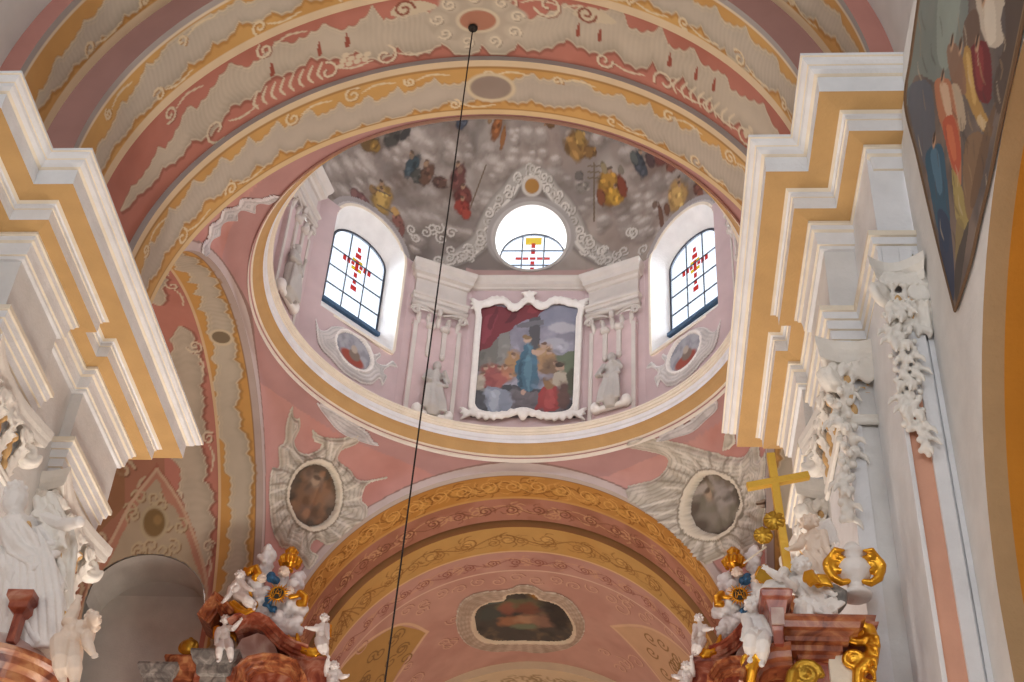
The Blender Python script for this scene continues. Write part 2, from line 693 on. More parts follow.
def paint_pink(v0, v1, seed, flip=1, base2='a2604e', rosette=True):
    def go(cv):
        cv.v = cv.v * flip
        a, b = sorted((v0 * flip, v1 * flip))
        cv.mottle(base2, .9, 5, .4)
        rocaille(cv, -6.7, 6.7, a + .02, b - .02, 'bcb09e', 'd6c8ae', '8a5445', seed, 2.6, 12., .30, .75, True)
        for s_ in (-3.6, 3.3):
            for q in range(8):
                x = s_ + q * .16
                cv.stroke([(x, a + .42), (x - .1, a + .25), (x - .05, a + .12)], .026, 'd6c8ae', .95, .4)
            for q in range(9):
                cv.ell(s_ + 1.4 + .13 * (q % 4) + .05 * (q // 4), a + .24 + .085 * (q // 4), .06, .05, 'd2c4aa', soft=.3)
        if rosette:
            m = (a + b) / 2 + .05
            cv.ell(0, m, .75, .45, 'b7aa98', soft=.1, wob=.18, seed=4)
            for k in range(9):
                q = k * 2 * PI / 9 + .2
                cv.ell(.62 * math.cos(q), m + .42 * math.sin(q), .17, .13, 'c4b8a4', q, .9, .4)
                cv.scroll(.62 * math.cos(q), m + .42 * math.sin(q), .11, 1.1, q, 'dacdb6', .02, '96897a')
            cv.ell(0, m, .34, .24, 'd3c5ab', soft=.1)
            cv.ell(0, m, .28, .19, 'b07a62', soft=.1)
            for px in (-3.3, -2.5, -2.05, 1.55, 1.9, 3.1, 3.6, 3.95):
                cv.poly([(px - .03, m - .12), (px + .05, m - .1), (px + .03, m + .13)], '96503f')
            for sx, q in ((-1.3, 1), (1.5, -1)):
                cv.poly([(sx, m + .25), (sx + .35, m + .2), (sx + .7, m + .3), (sx + .4, m + .45), (sx + .1, m + .42)], 'cbbda3')
                cv.scroll(sx + .2, m + .32, .17, 1.3, 0, '8d5443', .022, None, q)
    return go


def paint_B(v0, v1, seed, flip=1):
    def go(cv):
        cv.v = cv.v * flip
        a, b = sorted((v0 * flip, v1 * flip))
        cv.mottle('b98546', .8, 9, .35)
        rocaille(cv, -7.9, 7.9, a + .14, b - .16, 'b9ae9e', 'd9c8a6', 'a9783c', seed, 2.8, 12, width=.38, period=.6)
        cv.fill(cv.v < a + .14, 'd9c2a0')
        cv.fill(cv.v > b - .10, 'a69e9a')
        cv.fill((cv.v < b - .10) & (cv.v > b - .15), 'dccbb0')
    return go


# nave side
nave = structure('ceiling_nave')
soffit('crossing_arch_band', nave, RA, YA - 1.105, YA, paint_A(YA - 1.105, YA, 11, -1), OCH)
annulus('crossing_arch_edge', nave, RA, RA + .10, YA - 1.105, 'a79f99')
soffit('rose_arch_band', nave, RA + .10, YA - 2.38, YA - 1.105, paint_pink(YA - 2.38, YA - 1.105, 21, -1), PINK)
annulus('rose_arch_edge', nave, RA + .02, RA + .10, YA - 2.38, 'd8c3a2')
soffit('shell_arch_band', nave, RA + .02, YA - 3.43, YA - 2.38, paint_B(YA - 3.43, YA - 2.38, 31, -1), OCH)
annulus('shell_arch_face', nave, RA + .02, RA + .47, YA - 3.43, DUSK)
soffit('second_shell_band', nave, RA + .47, YA - 4.46, YA - 3.43, paint_B(YA - 4.46, YA - 3.43, 41, -1), 'c99a5c')
annulus('second_arch_face', nave, RA + .47, RA + .74, YA - 4.46, 'b98074')


def paint_vault(cv):
    cv.mottle('c6c3c0', 1.6, 13, .5)
    cv.fill(cv.v < YA - 4.75, 'd8d6d4', .4)


soffit('nave_vault', nave, RA + .74, -9., YA - 4.46, paint_vault, 'd4d0cc', .12, .12)

# chancel side
chancel = structure('ceiling_chancel')
chancel.location = (0, YF, 0)
RF = 4.63


def paint_far_A(cv):
    a, b = YF, YF + 1.06
    cv.v = cv.v
    cv.mottle('b37a2c', .8, 3, .4)
    cv.fill(cv.v < a + .16, 'c5bcb4')
    cv.fill((cv.v > a + .16) & (cv.v < a + .19), '8f6a3c')
    rinceau(cv, -7., 7., (a + b) / 2 + .1, .40, 1.5, '8a5a20', .022, 5, .85, 'd8a552')
    rinceau(cv, -7., 7., (a + b) / 2 + .05, .36, 1.1, 'd9a95c', .016, 8, .7)
    cv.fill(cv.v > b - .07, 'c89a58')


def paint_far_pink(cv):
    cv.mottle('8f5a3c', .7, 6, .5)
    rinceau(cv, -6.5, 6.5, YF + 1.5, .30, 1.7, 'c79a72', .022, 15, .8)
    rinceau(cv, -6.5, 6.5, YF + 1.52, .27, 1.2, '7d4c34', .018, 16, .7)


def paint_far_B(cv):
    a, b = YF + 2.0, YF + 3.10
    cv.mottle('bb8a44', .8, 8, .4)
    rinceau(cv, -6.2, 6.2, (a + b) / 2, .34, 1.8, '8d6430', .02, 25, .85, 'dcb26a')
    rinceau(cv, -6.2, 6.2, (a + b) / 2 + .1, .28, 1.3, '9a7038', .016, 26, .6)
    for s in (-5.4, -4.6, 4.4, 5.2):
        for k in range(7):
            cv.stroke([(s, a + .2), (s + .12 * (k - 3), (a + b) / 2), (s + .2 * (k - 3), b - .2)], .018, '8d6430', .8)
    cv.fill(cv.v > b - .05, 'd7b486')


def paint_far_pink2(cv):
    cv.mottle('a06a5a', .7, 9, .4)
    rinceau(cv, -6., 6., YF + 3.52, .26, 1.6, 'c99e80', .02, 35, .8)
    rinceau(cv, -6., 6., YF + 3.55, .22, 1.1, '8d5646', .016, 36, .7)
    cv.fill(cv.v > YF + 3.9, 'd4b49c')


def paint_far_vault(cv):
    a = YF + 3.95
    cv.mottle('b08272', .9, 12, .45)
    for s in (-1, 1):                                   # painted lunettes run up from the side windows
        tip = (s * 2.35 - .25, 31.3)
        cv.poly([tip, (s * 3.3, 30.2), (s * 5.2, 29.6), (s * 6.4, 29.7), (s * 6.4, 33), (s * 4., 32.6)], 'c9a480' if s > 0 else 'b48e50', smooth=False)
        cv.stroke([tip, (s * 3.3, 30.2), (s * 5.2, 29.6), (s * 6.4, 29.7)], .045, 'd6b490')
        cv.stroke([tip, (s * 4., 32.6), (s * 6.4, 33.)], .045, 'd6b490')
        for k in range(16):
            x, y = s * (3.2 + 2.3 * random.random()), 30.5 + 1.6 * random.random()
            cv.scroll(x, y, .22, 1.2, random.random() * 6, '8a6a3c', .025, None, s)
        for k in range(26):
            x, y = s * (1.9 + 3.6 * random.random()), 29.6 + 4. * random.random()
            if abs(y - 31.2) > .9 or abs(x) < 2.2:
                cv.scroll(x, y, .16 + .12 * random.random(), 1.1, random.random() * 6, 'cda68c', .022, '8e5c4c', s)
    for k in range(14):
        cv.scroll(-3 + 6 * k / 13, a + .35 + .12 * (k % 2), .2, 1.2, k, 'cda68c', .02, '8e5c4c', 1 if k % 2 else -1)


soffit('far_arch_band', chancel, RF, YF, YF + 1.06, paint_far_A, 'c08c46')
soffit('far_rose_band', chancel, RF, YF + 1.06, YF + 1.93, paint_far_pink, 'b07c66')
annulus('far_groove', chancel, RF, RF + .2, YF + 1.93, '8a5a40')
soffit('far_groove_band', chancel, RF + .2, YF + 1.93, YF + 2.04, None, '8a5a40', .06, .1)
annulus('chancel_arch_face', chancel, RF - .12, RF + .2, YF + 2.04, 'a07448')
soffit('chancel_arch_band', chancel, RF - .12, YF + 2.04, YF + 3.10, paint_far_B, 'c29a58')
soffit('chancel_rose_band', chancel, RF - .12, YF + 3.10, YF + 3.95, paint_far_pink2, 'bf9484')
soffit('chancel_vault', chancel, RF - .09, YF + 3.95, YF + 8.55, paint_far_vault, 'c09684')
annulus('apse_arch_face', chancel, RF - .30, RF - .09, YF + 8.55, 'd0bea0')


def paint_apse(cv):
    rinceau(cv, -6., 6., YF + 9.2, .4, 1.4, '98805a', .03, 45, .8)


soffit('apse_arch_band', chancel, RF - .30, YF + 8.55, YF + 13., paint_apse, 'cdb894', .06, .06)
chancel.location = (-.055, YF, .06)
w = BM().box(-7, 7, YF + 13, YF + 13.2, 0, 22)
tag(w.obj('wall_chancel', M['pink']), kind='structure')

# transepts
for sx, nm in ((-1, 'ceiling_transept_left'), (1, 'ceiling_transept_right')):
    tr = structure(nm)
    x0, x1, x2 = HW * sx, (HW + .93) * sx, (HW + 5.2) * sx

    def paint_tA(cv, sx=sx):
        cv.v = cv.v * sx
        cv.mottle('b98544', .8, 3, .35)
        cv.fill(cv.v < HW + .14, 'b3a39b')
        cv.fill((cv.v > HW + .14) & (cv.v < HW + .17), '8f6f4c')
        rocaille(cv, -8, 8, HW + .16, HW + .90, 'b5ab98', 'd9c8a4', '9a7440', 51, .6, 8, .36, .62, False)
        cv.ell(.55, HW + .52, .22, .24, 'cabb9d', soft=.12)
        cv.ell(.55, HW + .52, .16, .18, '7c6d56', soft=.12)
        cv.fill(cv.v > HW + .88, 'd2b58e')

    def paint_tP(cv, sx=sx):
        cv.v = cv.v * sx
        k = -1 if sx < 0 else 1
        cv.u = cv.u
        cv.mottle('ab6c5c', .8, 6, .4)
        cv.fill(cv.v > HW + 2.05, '9c7058', .8)
        for q in range(90):
            cv.scroll(-7 + 14 * random.random(), HW + 2.1 + 2.8 * random.random(), .15 + .15 * random.random(), 1.2, q, 'bba88c', .035, '75523e', 1 if q % 2 else -1)
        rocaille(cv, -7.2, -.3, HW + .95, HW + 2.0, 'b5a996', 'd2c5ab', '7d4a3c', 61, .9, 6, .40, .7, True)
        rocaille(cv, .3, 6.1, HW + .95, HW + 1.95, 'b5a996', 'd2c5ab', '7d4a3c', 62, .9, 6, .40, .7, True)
        for sg in (-1, 1):
            cv.fill((np.abs(cv.u - sg * 4.9) < 1.3) & (cv.v > HW + 1.0 + .28 * np.abs(np.sin(cv.u * 2.2))) & (cv.v < HW + 1.75 - (np.abs(cv.u) - 3.6) * .5 + .1 * np.sin(cv.u * 9)) & (cv.v > HW + 1.1), 'b5a996', .0)
        # ribs of the side lunettes
        for sg in (1, -1):
            apx = (sg * 3.62, HW + 2.22)
            left = [(sg * 4.3, HW + 1.75), (sg * 5.0, HW + 1.42), (sg * 5.8, HW + 1.12), (sg * 6.9, HW + .98)]
            right = [(sg * 4.3, HW + 2.75), (sg * 5.0, HW + 3.1), (sg * 5.8, HW + 3.45), (sg * 6.9, HW + 3.6)]
            cell = [apx] + left + right[::-1]
            cv.poly([(p[0] - sg * .12, p[1]) for p in cell], '9c6450', smooth=False)
            cv.poly(cell, 'b0806a', smooth=False)
            cv.poly([(sg * 3.85, HW + 2.25), (sg * 4.25, HW + 2.05), (sg * 4.5, HW + 1.8), (sg * 5.4, HW + 1.42), (sg * 6.2, HW + 1.25), (sg * 6.2, HW + 3.3), (sg * 5.4, HW + 3.1), (sg * 4.5, HW + 2.7)], 'ac9e86', .95)
            for q in range(12):
                cv.scroll(sg * (4.2 + 1.2 * random.random()), HW + 1.7 + 1.2 * random.random(), .17, 1.2, q, 'b9a98a', .025, '80603f', sg)
            cv.ell(sg * 4.72, HW + 2.27, .36, .30, 'b0a284', soft=.12)
            cv.ell(sg * 4.72, HW + 2.27, .29, .23, '7b6440', soft=.15)
            cv.ell(sg * 4.66, HW + 2.2, .1, .09, '94784c', soft=.5)
            cv.stroke([apx] + left, .035, 'c2a68c')
            cv.stroke([apx] + right, .035, 'c2a68c')
            cv.fill((cv.v > HW + 2.9) & (cv.u * sg > 2.5) & (cv.u * sg < 5.) & (cv.v > HW + 2.22 + (cv.u * sg - 3.62) * .9), '8d6848', .8)

    def niche_keep(S, V, sx=sx):
        v = V * sx
        u = np.abs(S)
        top = 5.35 + 0 * v
        c, hw = HW + 2.3, 1.22
        q = np.clip(1 - ((v - c) / hw) ** 2, 0, 1)
        edge = 6.35 - .98 * np.sqrt(q)
        return ~((np.abs(v - c) < hw) & (u > edge))

    soffit('transept_arch_band', tr, RA, x0, x1, paint_tA, 'c49654', axis='x', c=YD)
    annulus('transept_arch_edge', tr, RA, RA + .05, x1, 'c9a986', 'x', YD)
    soffit('transept_vault', tr, RA + .05, x1, x2, paint_tP, 'b87c6c', .035, .03, 'x', YD, niche_keep)
    soffit('light_leak_cover', tr, RA + .95, x1, x2, None, 'a8a29a', .3, .6, 'x', YD)  # unseen cover, added to keep sky light from leaking round the niches
    # recessed grey wall behind the arched opening, and its reveal
    c, hwid = HW + 2.3, 1.22
    for sg in (1, -1):
        ss = np.linspace(-1, 1, 41)
        st = 6.35 - .98 * np.sqrt(np.clip(1 - ss ** 2, 0, 1))
        r_ = RA + .05

        def pos(s, off):
            if s < PI * r_ / 2:
                return r_ * math.sin(s / r_), ZS + r_ * math.cos(s / r_)
            return r_, ZS - (s - PI * r_ / 2)
        vv, ff = [], []
        for q, s in zip(ss, st):
            l, z = pos(s, 0)
            vv += [(sx * (c + q * hwid), YD + sg * (l + .01), z), (sx * (c + q * hwid), YD + sg * (RA + .75), z - .05)]
        for k in range(40):
            ff.append((2 * k, 2 * k + 2, 2 * k + 3, 2 * k + 1))
        link('niche_reveal', mesh_np('niche_reveal', vv, ff), [M['greystucco']], tr)
        BM().box(*sorted((sx * (c - 1.6), sx * (c + 1.6))), *sorted((YD + sg * (RA + .7), YD + sg * (RA + .9))), 0, ZS + 4).obj('niche_wall', M['greystucco'], tr)
    # walls under the transept vault, and its end wall
    for sg in (1, -1):
        BM().box(*sorted((sx * (HW + .0), sx * (c - hwid))), *sorted((YD + sg * RA, YD + sg * (RA + .9))), 0, ZB + .1).obj('transept_side_wall', M['greystucco'], tr)
        BM().box(*sorted((sx * (c + hwid), sx * (HW + 5.4))), *sorted((YD + sg * RA, YD + sg * (RA + .9))), 0, ZB + .1).obj('transept_side_wall', M['greystucco'], tr)
    BM().box(*sorted((x2, x2 + sx * .3)), YD - 6, YD + 6, 0, 20).obj('transept_end_wall', M['pink'], tr)

# ------------------------------------------------------------------ pendentives
RO = 4.83


def pend_point(phi, t):
    """phi clockwise from the far side, t = 0 on the arches, 1 on the ring"""
    c, s = np.cos(phi), np.sin(phi)
    m = np.maximum(np.abs(c), np.abs(s))
    rb = HW / m
    far = (c > 0) & (np.abs(c) >= np.abs(s))
    lat = np.where(far, np.abs(rb * s + .055), rb * np.minimum(np.abs(c), np.abs(s)))
    R_ = np.where(far, RF - .01, RA)
    zs = np.where(far, ZS + .06, ZS)
    zb = np.where(lat < R_, zs + np.sqrt(np.clip(R_ ** 2 - lat ** 2, 0, None)), zs - (lat - R_) * 3.5)
    a = t * PI / 2
    r = rb + (RO - rb) * (1 - np.cos(a))
    z = zb + (ZR - zb) * np.sin(a)
    return np.stack([r * s, YD + r * c, z], -1)


nphi, nt = 721, 61
PH, TT = np.meshgrid(np.linspace(0, 2 * PI, nphi), np.linspace(0, 1, nt), indexing='ij')
pc = pend_point(PH, TT)
cv = Canvas(PH * 5, TT * 3, 'c8938a')
cv.mottle('bb8074', 1.3, 15, .6)
cv.mottle('d3a8a0', 1.1, 16, .5)
dz = (ZR - pc[..., 2]).ravel()
rr_ = np.hypot(pc[..., 0], pc[..., 1] - YD).ravel()
cv.fill((dz < .34) & (rr_ < 5.35), 'b78f8c', .85)
for k in range(4):                                     # grey fillet that follows each arch
    ax = k * PI / 2
    P = pc.reshape(-1, 3)
    lat = (P[:, 0] * math.cos(ax) - (P[:, 1] - YD) * math.sin(ax))
    dpt = (P[:, 0] * math.sin(ax) + (P[:, 1] - YD) * math.cos(ax))
    rad = np.hypot(lat, np.clip(P[:, 2] - ZS, 0, None))
    if k == 0:
        rad = np.hypot(lat + .055, np.clip(P[:, 2] - ZS - .06, 0, None)) + RA - RF
    cv.fill((dpt > 3.) & (rad < RA + .15), 'cbbcb6')
    cv.fill((dpt > 3.) & (rad > RA + .15) & (rad < RA + .18), '96786f')
cr = structure('ceiling_crossing')
pend = link('pendentives', mesh_np('pendentives', pc.reshape(-1, 3), grid_faces(nphi, nt), cv.c), [M['paint']], cr, True)
PEND_BVH = BVHTree.FromPolygons([tuple(p) for p in pc.reshape(-1, 3)], [tuple(int(i) for i in f) for f in grid_faces(nphi, nt)])

# ------------------------------------------------------------------ ring under the drum
ringp = [(4.87, -.10), (4.86, .0), (4.83, .02), (4.80, .04), (4.77, .09), (4.70, .20), (4.66, .24), (4.64, .25), (4.635, .32), (4.60, .34), (4.585, .42), (4.56, .43), (4.555, .47), (4.53, .48), (4.52, .53), (4.50, .54), (4.50, .58), (4.95, .60)]
ringm = [1, 1, 1, 2, 2, 2, 2, 0, 0, 0, 1, 1, 1, 1, 1, 1, 1]
b = BM()
b.lathe(ringp, (0, YD, ZR), 160, mis=ringm)
o = b.obj('trim_1', [M['white'], M['cream'], M['ochre']])
tag(o, kind='structure')

# ------------------------------------------------------------------ drum
VERT = [16, 34, 68, 90, 112, 146, 164]
VERT = [-v for v in VERT[::-1]] + VERT
RV = 4.86
WIN = [-129.7, -49.7, 49.7, 129.7]


def face_frame(phi, a):
    n = Vector((math.sin(phi), math.cos(phi), 0))
    return Vector((0, YD, 0)) + n * a, Vector((math.cos(phi), -math.sin(phi), 0)), n


def poly_r(phi):
    """radius of the drum's polygon in direction phi (radians, arrays)"""
    d = np.degrees(np.asarray(phi, float))
    d = (d + 180) % 360 - 180
    e = np.array([-180 - 16] + VERT + [180 + 16])
    e[0], e[-1] = -196, 196
    i = np.clip(np.searchsorted(e, d, 'right') - 1, 0, len(e) - 2)
    mid = np.radians((e[i] + e[i + 1]) / 2)
    half = np.radians((e[i + 1] - e[i]) / 2)
    return RV * np.cos(half) / np.cos(np.radians(d) - mid)


def sstep(x):
    x = np.clip(x, 0, 1)
    return x * x * (3 - 2 * x)


DH = 4.3


def dome_pt(phi, e):
    w = 1 - sstep(e / math.radians(22))
    r = np.cos(e) * (w * poly_r(phi) + (1 - w) * 4.78)
    return np.stack([r * np.sin(phi), YD + r * np.cos(phi), ZDC + DH * np.sin(e)], -1)


def dome_hit(px, py):
    d = ray(px, py)
    o_ = CO - Vector((0, YD, ZDC))
    k = Vector((1 / 4.78, 1 / 4.78, 1 / DH))
    D = Vector((d.x * k.x, d.y * k.y, d.z * k.z))
    O = Vector((o_.x * k.x, o_.y * k.y, o_.z * k.z))
    A, B, C_ = D.dot(D), O.dot(D), O.dot(O) - 1
    q = B * B - A * C_
    if q < 0:
        return None
    t = (-B + math.sqrt(q)) / A
    P = O + D * t
    return math.atan2(P.x, P.y), math.asin(max(-1, min(1, P.z)))


def surf_depth(phi0, u, z):
    """distance from the drum axis, along the direction phi0, to the wall or dome at lateral u and height z"""
    if z <= ZDC:
        i = max(k for k in range(len(VERT) - 1) if math.radians(VERT[k]) <= phi0)
        mid = math.radians((VERT[i] + VERT[i + 1]) / 2)
        a = RV * math.cos(math.radians((VERT[i + 1] - VERT[i]) / 2))
        return (a + u * math.sin(mid - phi0)) / math.cos(mid - phi0) if abs(mid - phi0) > 1e-4 else a
    e = math.asin(min(1, (z - ZDC) / DH))
    a = 4.6
    for _ in range(12):
        phi = phi0 + math.atan2(u, a)
        w = 1 - float(sstep(e / math.radians(22)))
        r = math.cos(e) * (w * float(poly_r(phi)) + (1 - w) * 4.78)
        a = math.sqrt(max(.1, r * r - u * u))
    return a


WHW, WZ0, WZS, WRISE = 1.03, 19.98 + EYE, 22.62 + EYE, .80


def win_outline(hw, z0, zs, rise, n=20):
    p = [(-hw, z0), (hw, z0)]
    for k in range(n + 1):
        a = PI * k / n
        p.append((hw * math.cos(a), zs + rise * math.sin(a)))
    return p


def dense(poly, step):
    out = []
    for (a, b), (c, d) in zip(poly, poly[1:] + poly[:1]):
        m = max(1, int(math.hypot(c - a, d - b) / step))
        out += [(a + (c - a) * k / m, b + (d - b) * k / m) for k in range(m)]
    return out


OCZ, OCR = 24.12 + EYE, .86
wall_drum = structure('wall_drum')
for i in range(len(VERT)):
    v0, v1 = VERT[i], VERT[(i + 1) % len(VERT)]
    if v1 < v0:
        v1 += 360
    mid, half = math.radians((v0 + v1) / 2), math.radians((v1 - v0) / 2)
    a = RV * math.cos(half)
    hw = RV * math.sin(half)
    c0, tg, n = face_frame(mid, a)
    wn = [w for w in WIN if v0 < w < v1]
    z0, z1 = ZD - .2, ZDC
    nu, nv = (int(2 * hw / .03) + 1, int((z1 - z0) / .03) + 1) if wn else (3, 3)
    U, V = np.meshgrid(np.linspace(-hw, hw, nu), np.linspace(z0, z1, nv), indexing='ij')
    cv = Canvas(U, V, 'cbb4b2')
    if wn:
        cv.mottle('bfa6a6', .8, 18, .4)
    co = np.stack([c0.x + tg.x * U, c0.y + tg.y * U, V], -1).reshape(-1, 3)
    m = None
    if wn:
        du = math.tan(math.radians(wn[0]) - mid) * a
        m = ~inside(cv.u, cv.v, np.array([(u + du, z) for u, z in win_outline(WHW, WZ0, WZS, WRISE)])).reshape(U.shape)
    f = grid_faces(nu, nv, False, m)
    cc = cv.c
    if m is not None:
        co, f, cc = drop_loose(co, f, cc)
    link('drum_face', mesh_np('drum_face', co, f, cc), [M['paint']], wall_drum)

# dome shell with its fresco; openings for the windows and the round lights
dome = structure('ceiling_dome')
nphi, ne = 900, 150
# dense towards the visible far side
ph = np.radians(np.concatenate([np.linspace(-180, -110, 60), np.linspace(-110, 110, nphi)[1:-1], np.linspace(110, 180, 60)]))
PHI, EL = np.meshgrid(ph, np.concatenate([np.linspace(0, 1.1, ne), np.linspace(1.1, PI / 2, 25)[1:]]), indexing='ij')
dp = dome_pt(PHI, EL)
fres = Canvas(PHI * 4.7, EL * 4.5, '837870')


def DU(px, py):
    h = dome_hit(px, py)
    return (h[0] * 4.7, h[1] * 4.5) if h else (0, 0)


fres.mottle('a89d92', 1.3, 22, .8, .42, .62)
fres.mottle('6f655d', 1.0, 23, .75, .5, .72)
fres.mottle('a58f80', 2.0, 24, .4)


def fell(px, py, rx, ry, h, rot=0, a=1., soft=.3, wob=.3, seed=None):
    c = DU(px, py)
    k = 1 / 52.
    fres.ell(c[0], c[1], rx * k, ry * k * 1.12, h, rot, a, soft, wob, seed or int(px))


# clouds: heaped puffs with a lit upper rim
gq = np.random.default_rng(77)
for px, py, w, h in [(385, 160, 26, 10), (440, 188, 44, 16), (432, 150, 34, 14), (484, 150, 24, 11), (350, 168, 26, 11), (420, 218, 40, 12), (345, 190, 26, 9), (505, 172, 26, 11), (520, 138, 26, 9), (560, 178, 30, 11), (600, 207, 34, 9), (640, 205, 26, 10),
                     (655, 182, 22, 9), (620, 226, 30, 8), (535, 158, 34, 8), (690, 217, 22, 8), (590, 138, 26, 8), (330, 208, 18, 9), (470, 236, 26, 8), (650, 236, 20, 7), (560, 215, 20, 9), (395, 185, 24, 10), (480, 205, 18, 10), (630, 150, 24, 8), (690, 175, 20, 9), (400, 245, 24, 7), (575, 240, 18, 7)]:
    tone = gq.random()
    mid = hx('94887e') * (.85 + .3 * tone)
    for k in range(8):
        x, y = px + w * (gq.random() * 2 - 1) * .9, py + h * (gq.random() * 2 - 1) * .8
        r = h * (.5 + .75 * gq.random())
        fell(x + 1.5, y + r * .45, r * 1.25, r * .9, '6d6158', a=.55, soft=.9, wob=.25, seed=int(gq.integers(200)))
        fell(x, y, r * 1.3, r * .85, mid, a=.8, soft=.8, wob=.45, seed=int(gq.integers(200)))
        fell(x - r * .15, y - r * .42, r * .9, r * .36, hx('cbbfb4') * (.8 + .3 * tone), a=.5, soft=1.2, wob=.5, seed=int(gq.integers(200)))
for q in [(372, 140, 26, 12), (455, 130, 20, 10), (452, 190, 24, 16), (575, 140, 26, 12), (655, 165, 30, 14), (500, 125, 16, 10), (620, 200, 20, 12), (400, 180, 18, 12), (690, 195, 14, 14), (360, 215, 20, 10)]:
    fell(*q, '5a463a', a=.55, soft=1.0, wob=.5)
# figures among the clouds
for q in [(368, 142, 15, 9, '6b5230'), (375, 146, 8, 6, '8a6a34'), (392, 138, 11, 11, '4a4640'), (405, 134, 6, 8, '3e3c3a'), (412, 166, 8, 13, '3f4a4e'), (418, 176, 10, 8, '4c4a44'), (412, 156, 3.4, 3.4, '7e6a56'),
          (427, 174, 8, 12, '63493a'), (426, 164, 3.4, 3.4, '967a60'), (440, 182, 10, 6, '5c443a'), (458, 178, 10, 14, '66403a'), (460, 170, 4, 4, '7d6050'), (463, 196, 11, 10, '6b3c34'), (462, 207, 9, 9, '8d3c30'), (466, 214, 6, 6, '9a4436'),
          (462, 122, 9, 8, '454a54'), (497, 126, 8, 14, '8a5630'), (503, 138, 4, 12, '8f6038'), (490, 120, 4, 4, '8f7050'), (550, 122, 9, 6, '6a4a2a'), (577, 146, 18, 14, '8d6a3a'), (580, 138, 8, 8, '9c7a40'), (590, 152, 10, 6, '7d5d34'),
          (611, 188, 17, 18, '8a6228'), (608, 180, 12, 10, 'a47a34'), (616, 196, 12, 10, 'b08634'), (622, 186, 6, 12, '7a3e2a'), (601, 197, 5, 9, '7d4a30'), (604, 168, 4.2, 6.5, '8c7c5c'), (621, 170, 4, 5, '7c7264'),
          (579, 176, 6, 5, '69615a'), (583, 187, 9, 5, '837a70'), (640, 165, 8, 14, '43454a'), (634, 158, 5, 7, '575a55'), (663, 158, 14, 8, '6b3f36'), (672, 165, 10, 7, '7c4c3c'), (650, 160, 6, 8, '503c3a'),
          (679, 198, 15, 19, 'a88450'), (679, 198, 9, 14, 'c09a5c'), (700, 188, 8, 8, '694034'), (703, 200, 6, 10, '7d4e3c'), (662, 218, 3.2, 17, '6a4a3a'), (668, 210, 4, 8, '6e4c3a'), (655, 205, 4, 4, '6f5a4c'),
          (381, 200, 14, 17, 'a08048'), (381, 200, 8, 11, 'bf9c58'), (358, 199, 13, 7, '73504c'), (352, 194, 5, 6, '85605a'), (397, 222, 8, 8, '83584c'), (401, 232, 4, 8, '7a5148'), (372, 190, 6, 5, '8a6c48'), (394, 212, 6, 5, 'b89058')]:
    fell(q[0], q[1], q[2] * 1.1, q[3] * 1.1, hx(q[4]) * .55, wob=.4, soft=.4)
    fell(*q, wob=.4, soft=.35)
    if q[2] > 6:
        for k in range(5):
            x, y = q[0] + q[2] * .6 * (gq.random() * 2 - 1), q[1] + q[3] * .6 * (gq.random() * 2 - 1)
            fell(x, y, q[2] * .32, q[3] * .22, np.minimum(hx(q[4]) * (1.75 if k % 2 else .5), .8), rot=gq.random() * 3, a=.75, soft=.6, wob=.4, seed=int(gq.integers(200)))
        if q[3] > 8:
            fell(q[0] + 2 * gq.random() - 1, q[1] - q[3] * .95, 3., 3.2, '9c7c62', a=.9)
            fell(q[0], q[1] - q[3] * 1.12, 3., 1.8, '4a3a2e', a=.8)
for a, b_, w_ in [((594, 163), (594, 221), .025), ((486, 165), (471, 206), .02), ((372, 188), (390, 196), .025), ((376, 206), (392, 214), .02)]:
    fres.stroke([DU(*a), DU((a[0] + b_[0]) / 2, (a[1] + b_[1]) / 2), DU(*b_)], w_, '6a5a48', 1)
for y in (166, 172, 178):
    fres.stroke([DU(588, y), DU(594, y), DU(600, y)], .02, '6a5a48')
# painted shellwork over the round light and between the windows
OC0 = DU(531, 237)
for side in (-1, 1):
    line = [(531 + side * q, y) for q, y in [(2, 171), (13, 178), (22, 192), (33, 205), (42, 222), (50, 240), (62, 250), (76, 258), (92, 262)]]
    pts = [DU(*p) for p in line]
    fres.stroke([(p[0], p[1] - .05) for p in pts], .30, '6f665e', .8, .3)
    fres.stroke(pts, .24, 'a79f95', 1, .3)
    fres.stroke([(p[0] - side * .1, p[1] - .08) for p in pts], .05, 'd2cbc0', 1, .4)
    for k, p in enumerate(spline(pts, 3)):
        fres.scroll(p[0] + .1 * math.sin(k * 2.1), p[1] + .06 * math.cos(k * 1.7), .14, 1.2, k * 1.3, 'cfc7bb' if k % 2 else 'b8b0a4', .026, '7b7269', side if k % 2 else -side)
for q in range(26):
    px = random.choice([random.uniform(405, 480), random.uniform(585, 655)])
    py = random.uniform(228, 262)
    c = DU(px, py)
    fres.scroll(c[0], c[1], .15, 1.2, q, 'c4bcb0', .024, '7f766c', 1 if q % 2 else -1)
c = DU(532, 186)
fres.ell(c[0], c[1], .30, .27, 'c6beb2', soft=.15)
fres.ell(c[0], c[1], .21, .19, 'a3763a', soft=.15)
fres.ell(OC0[0], OC0[1], 1.12, 1.06, 'a39b94', soft=.05)
fres.ell(OC0[0], OC0[1] - .02, 1.0, .95, 'c4bbb5', soft=.05)
fres.fill((np.abs(fres.u) < 1.5) & (fres.v < .32), 'b9978f', .9)
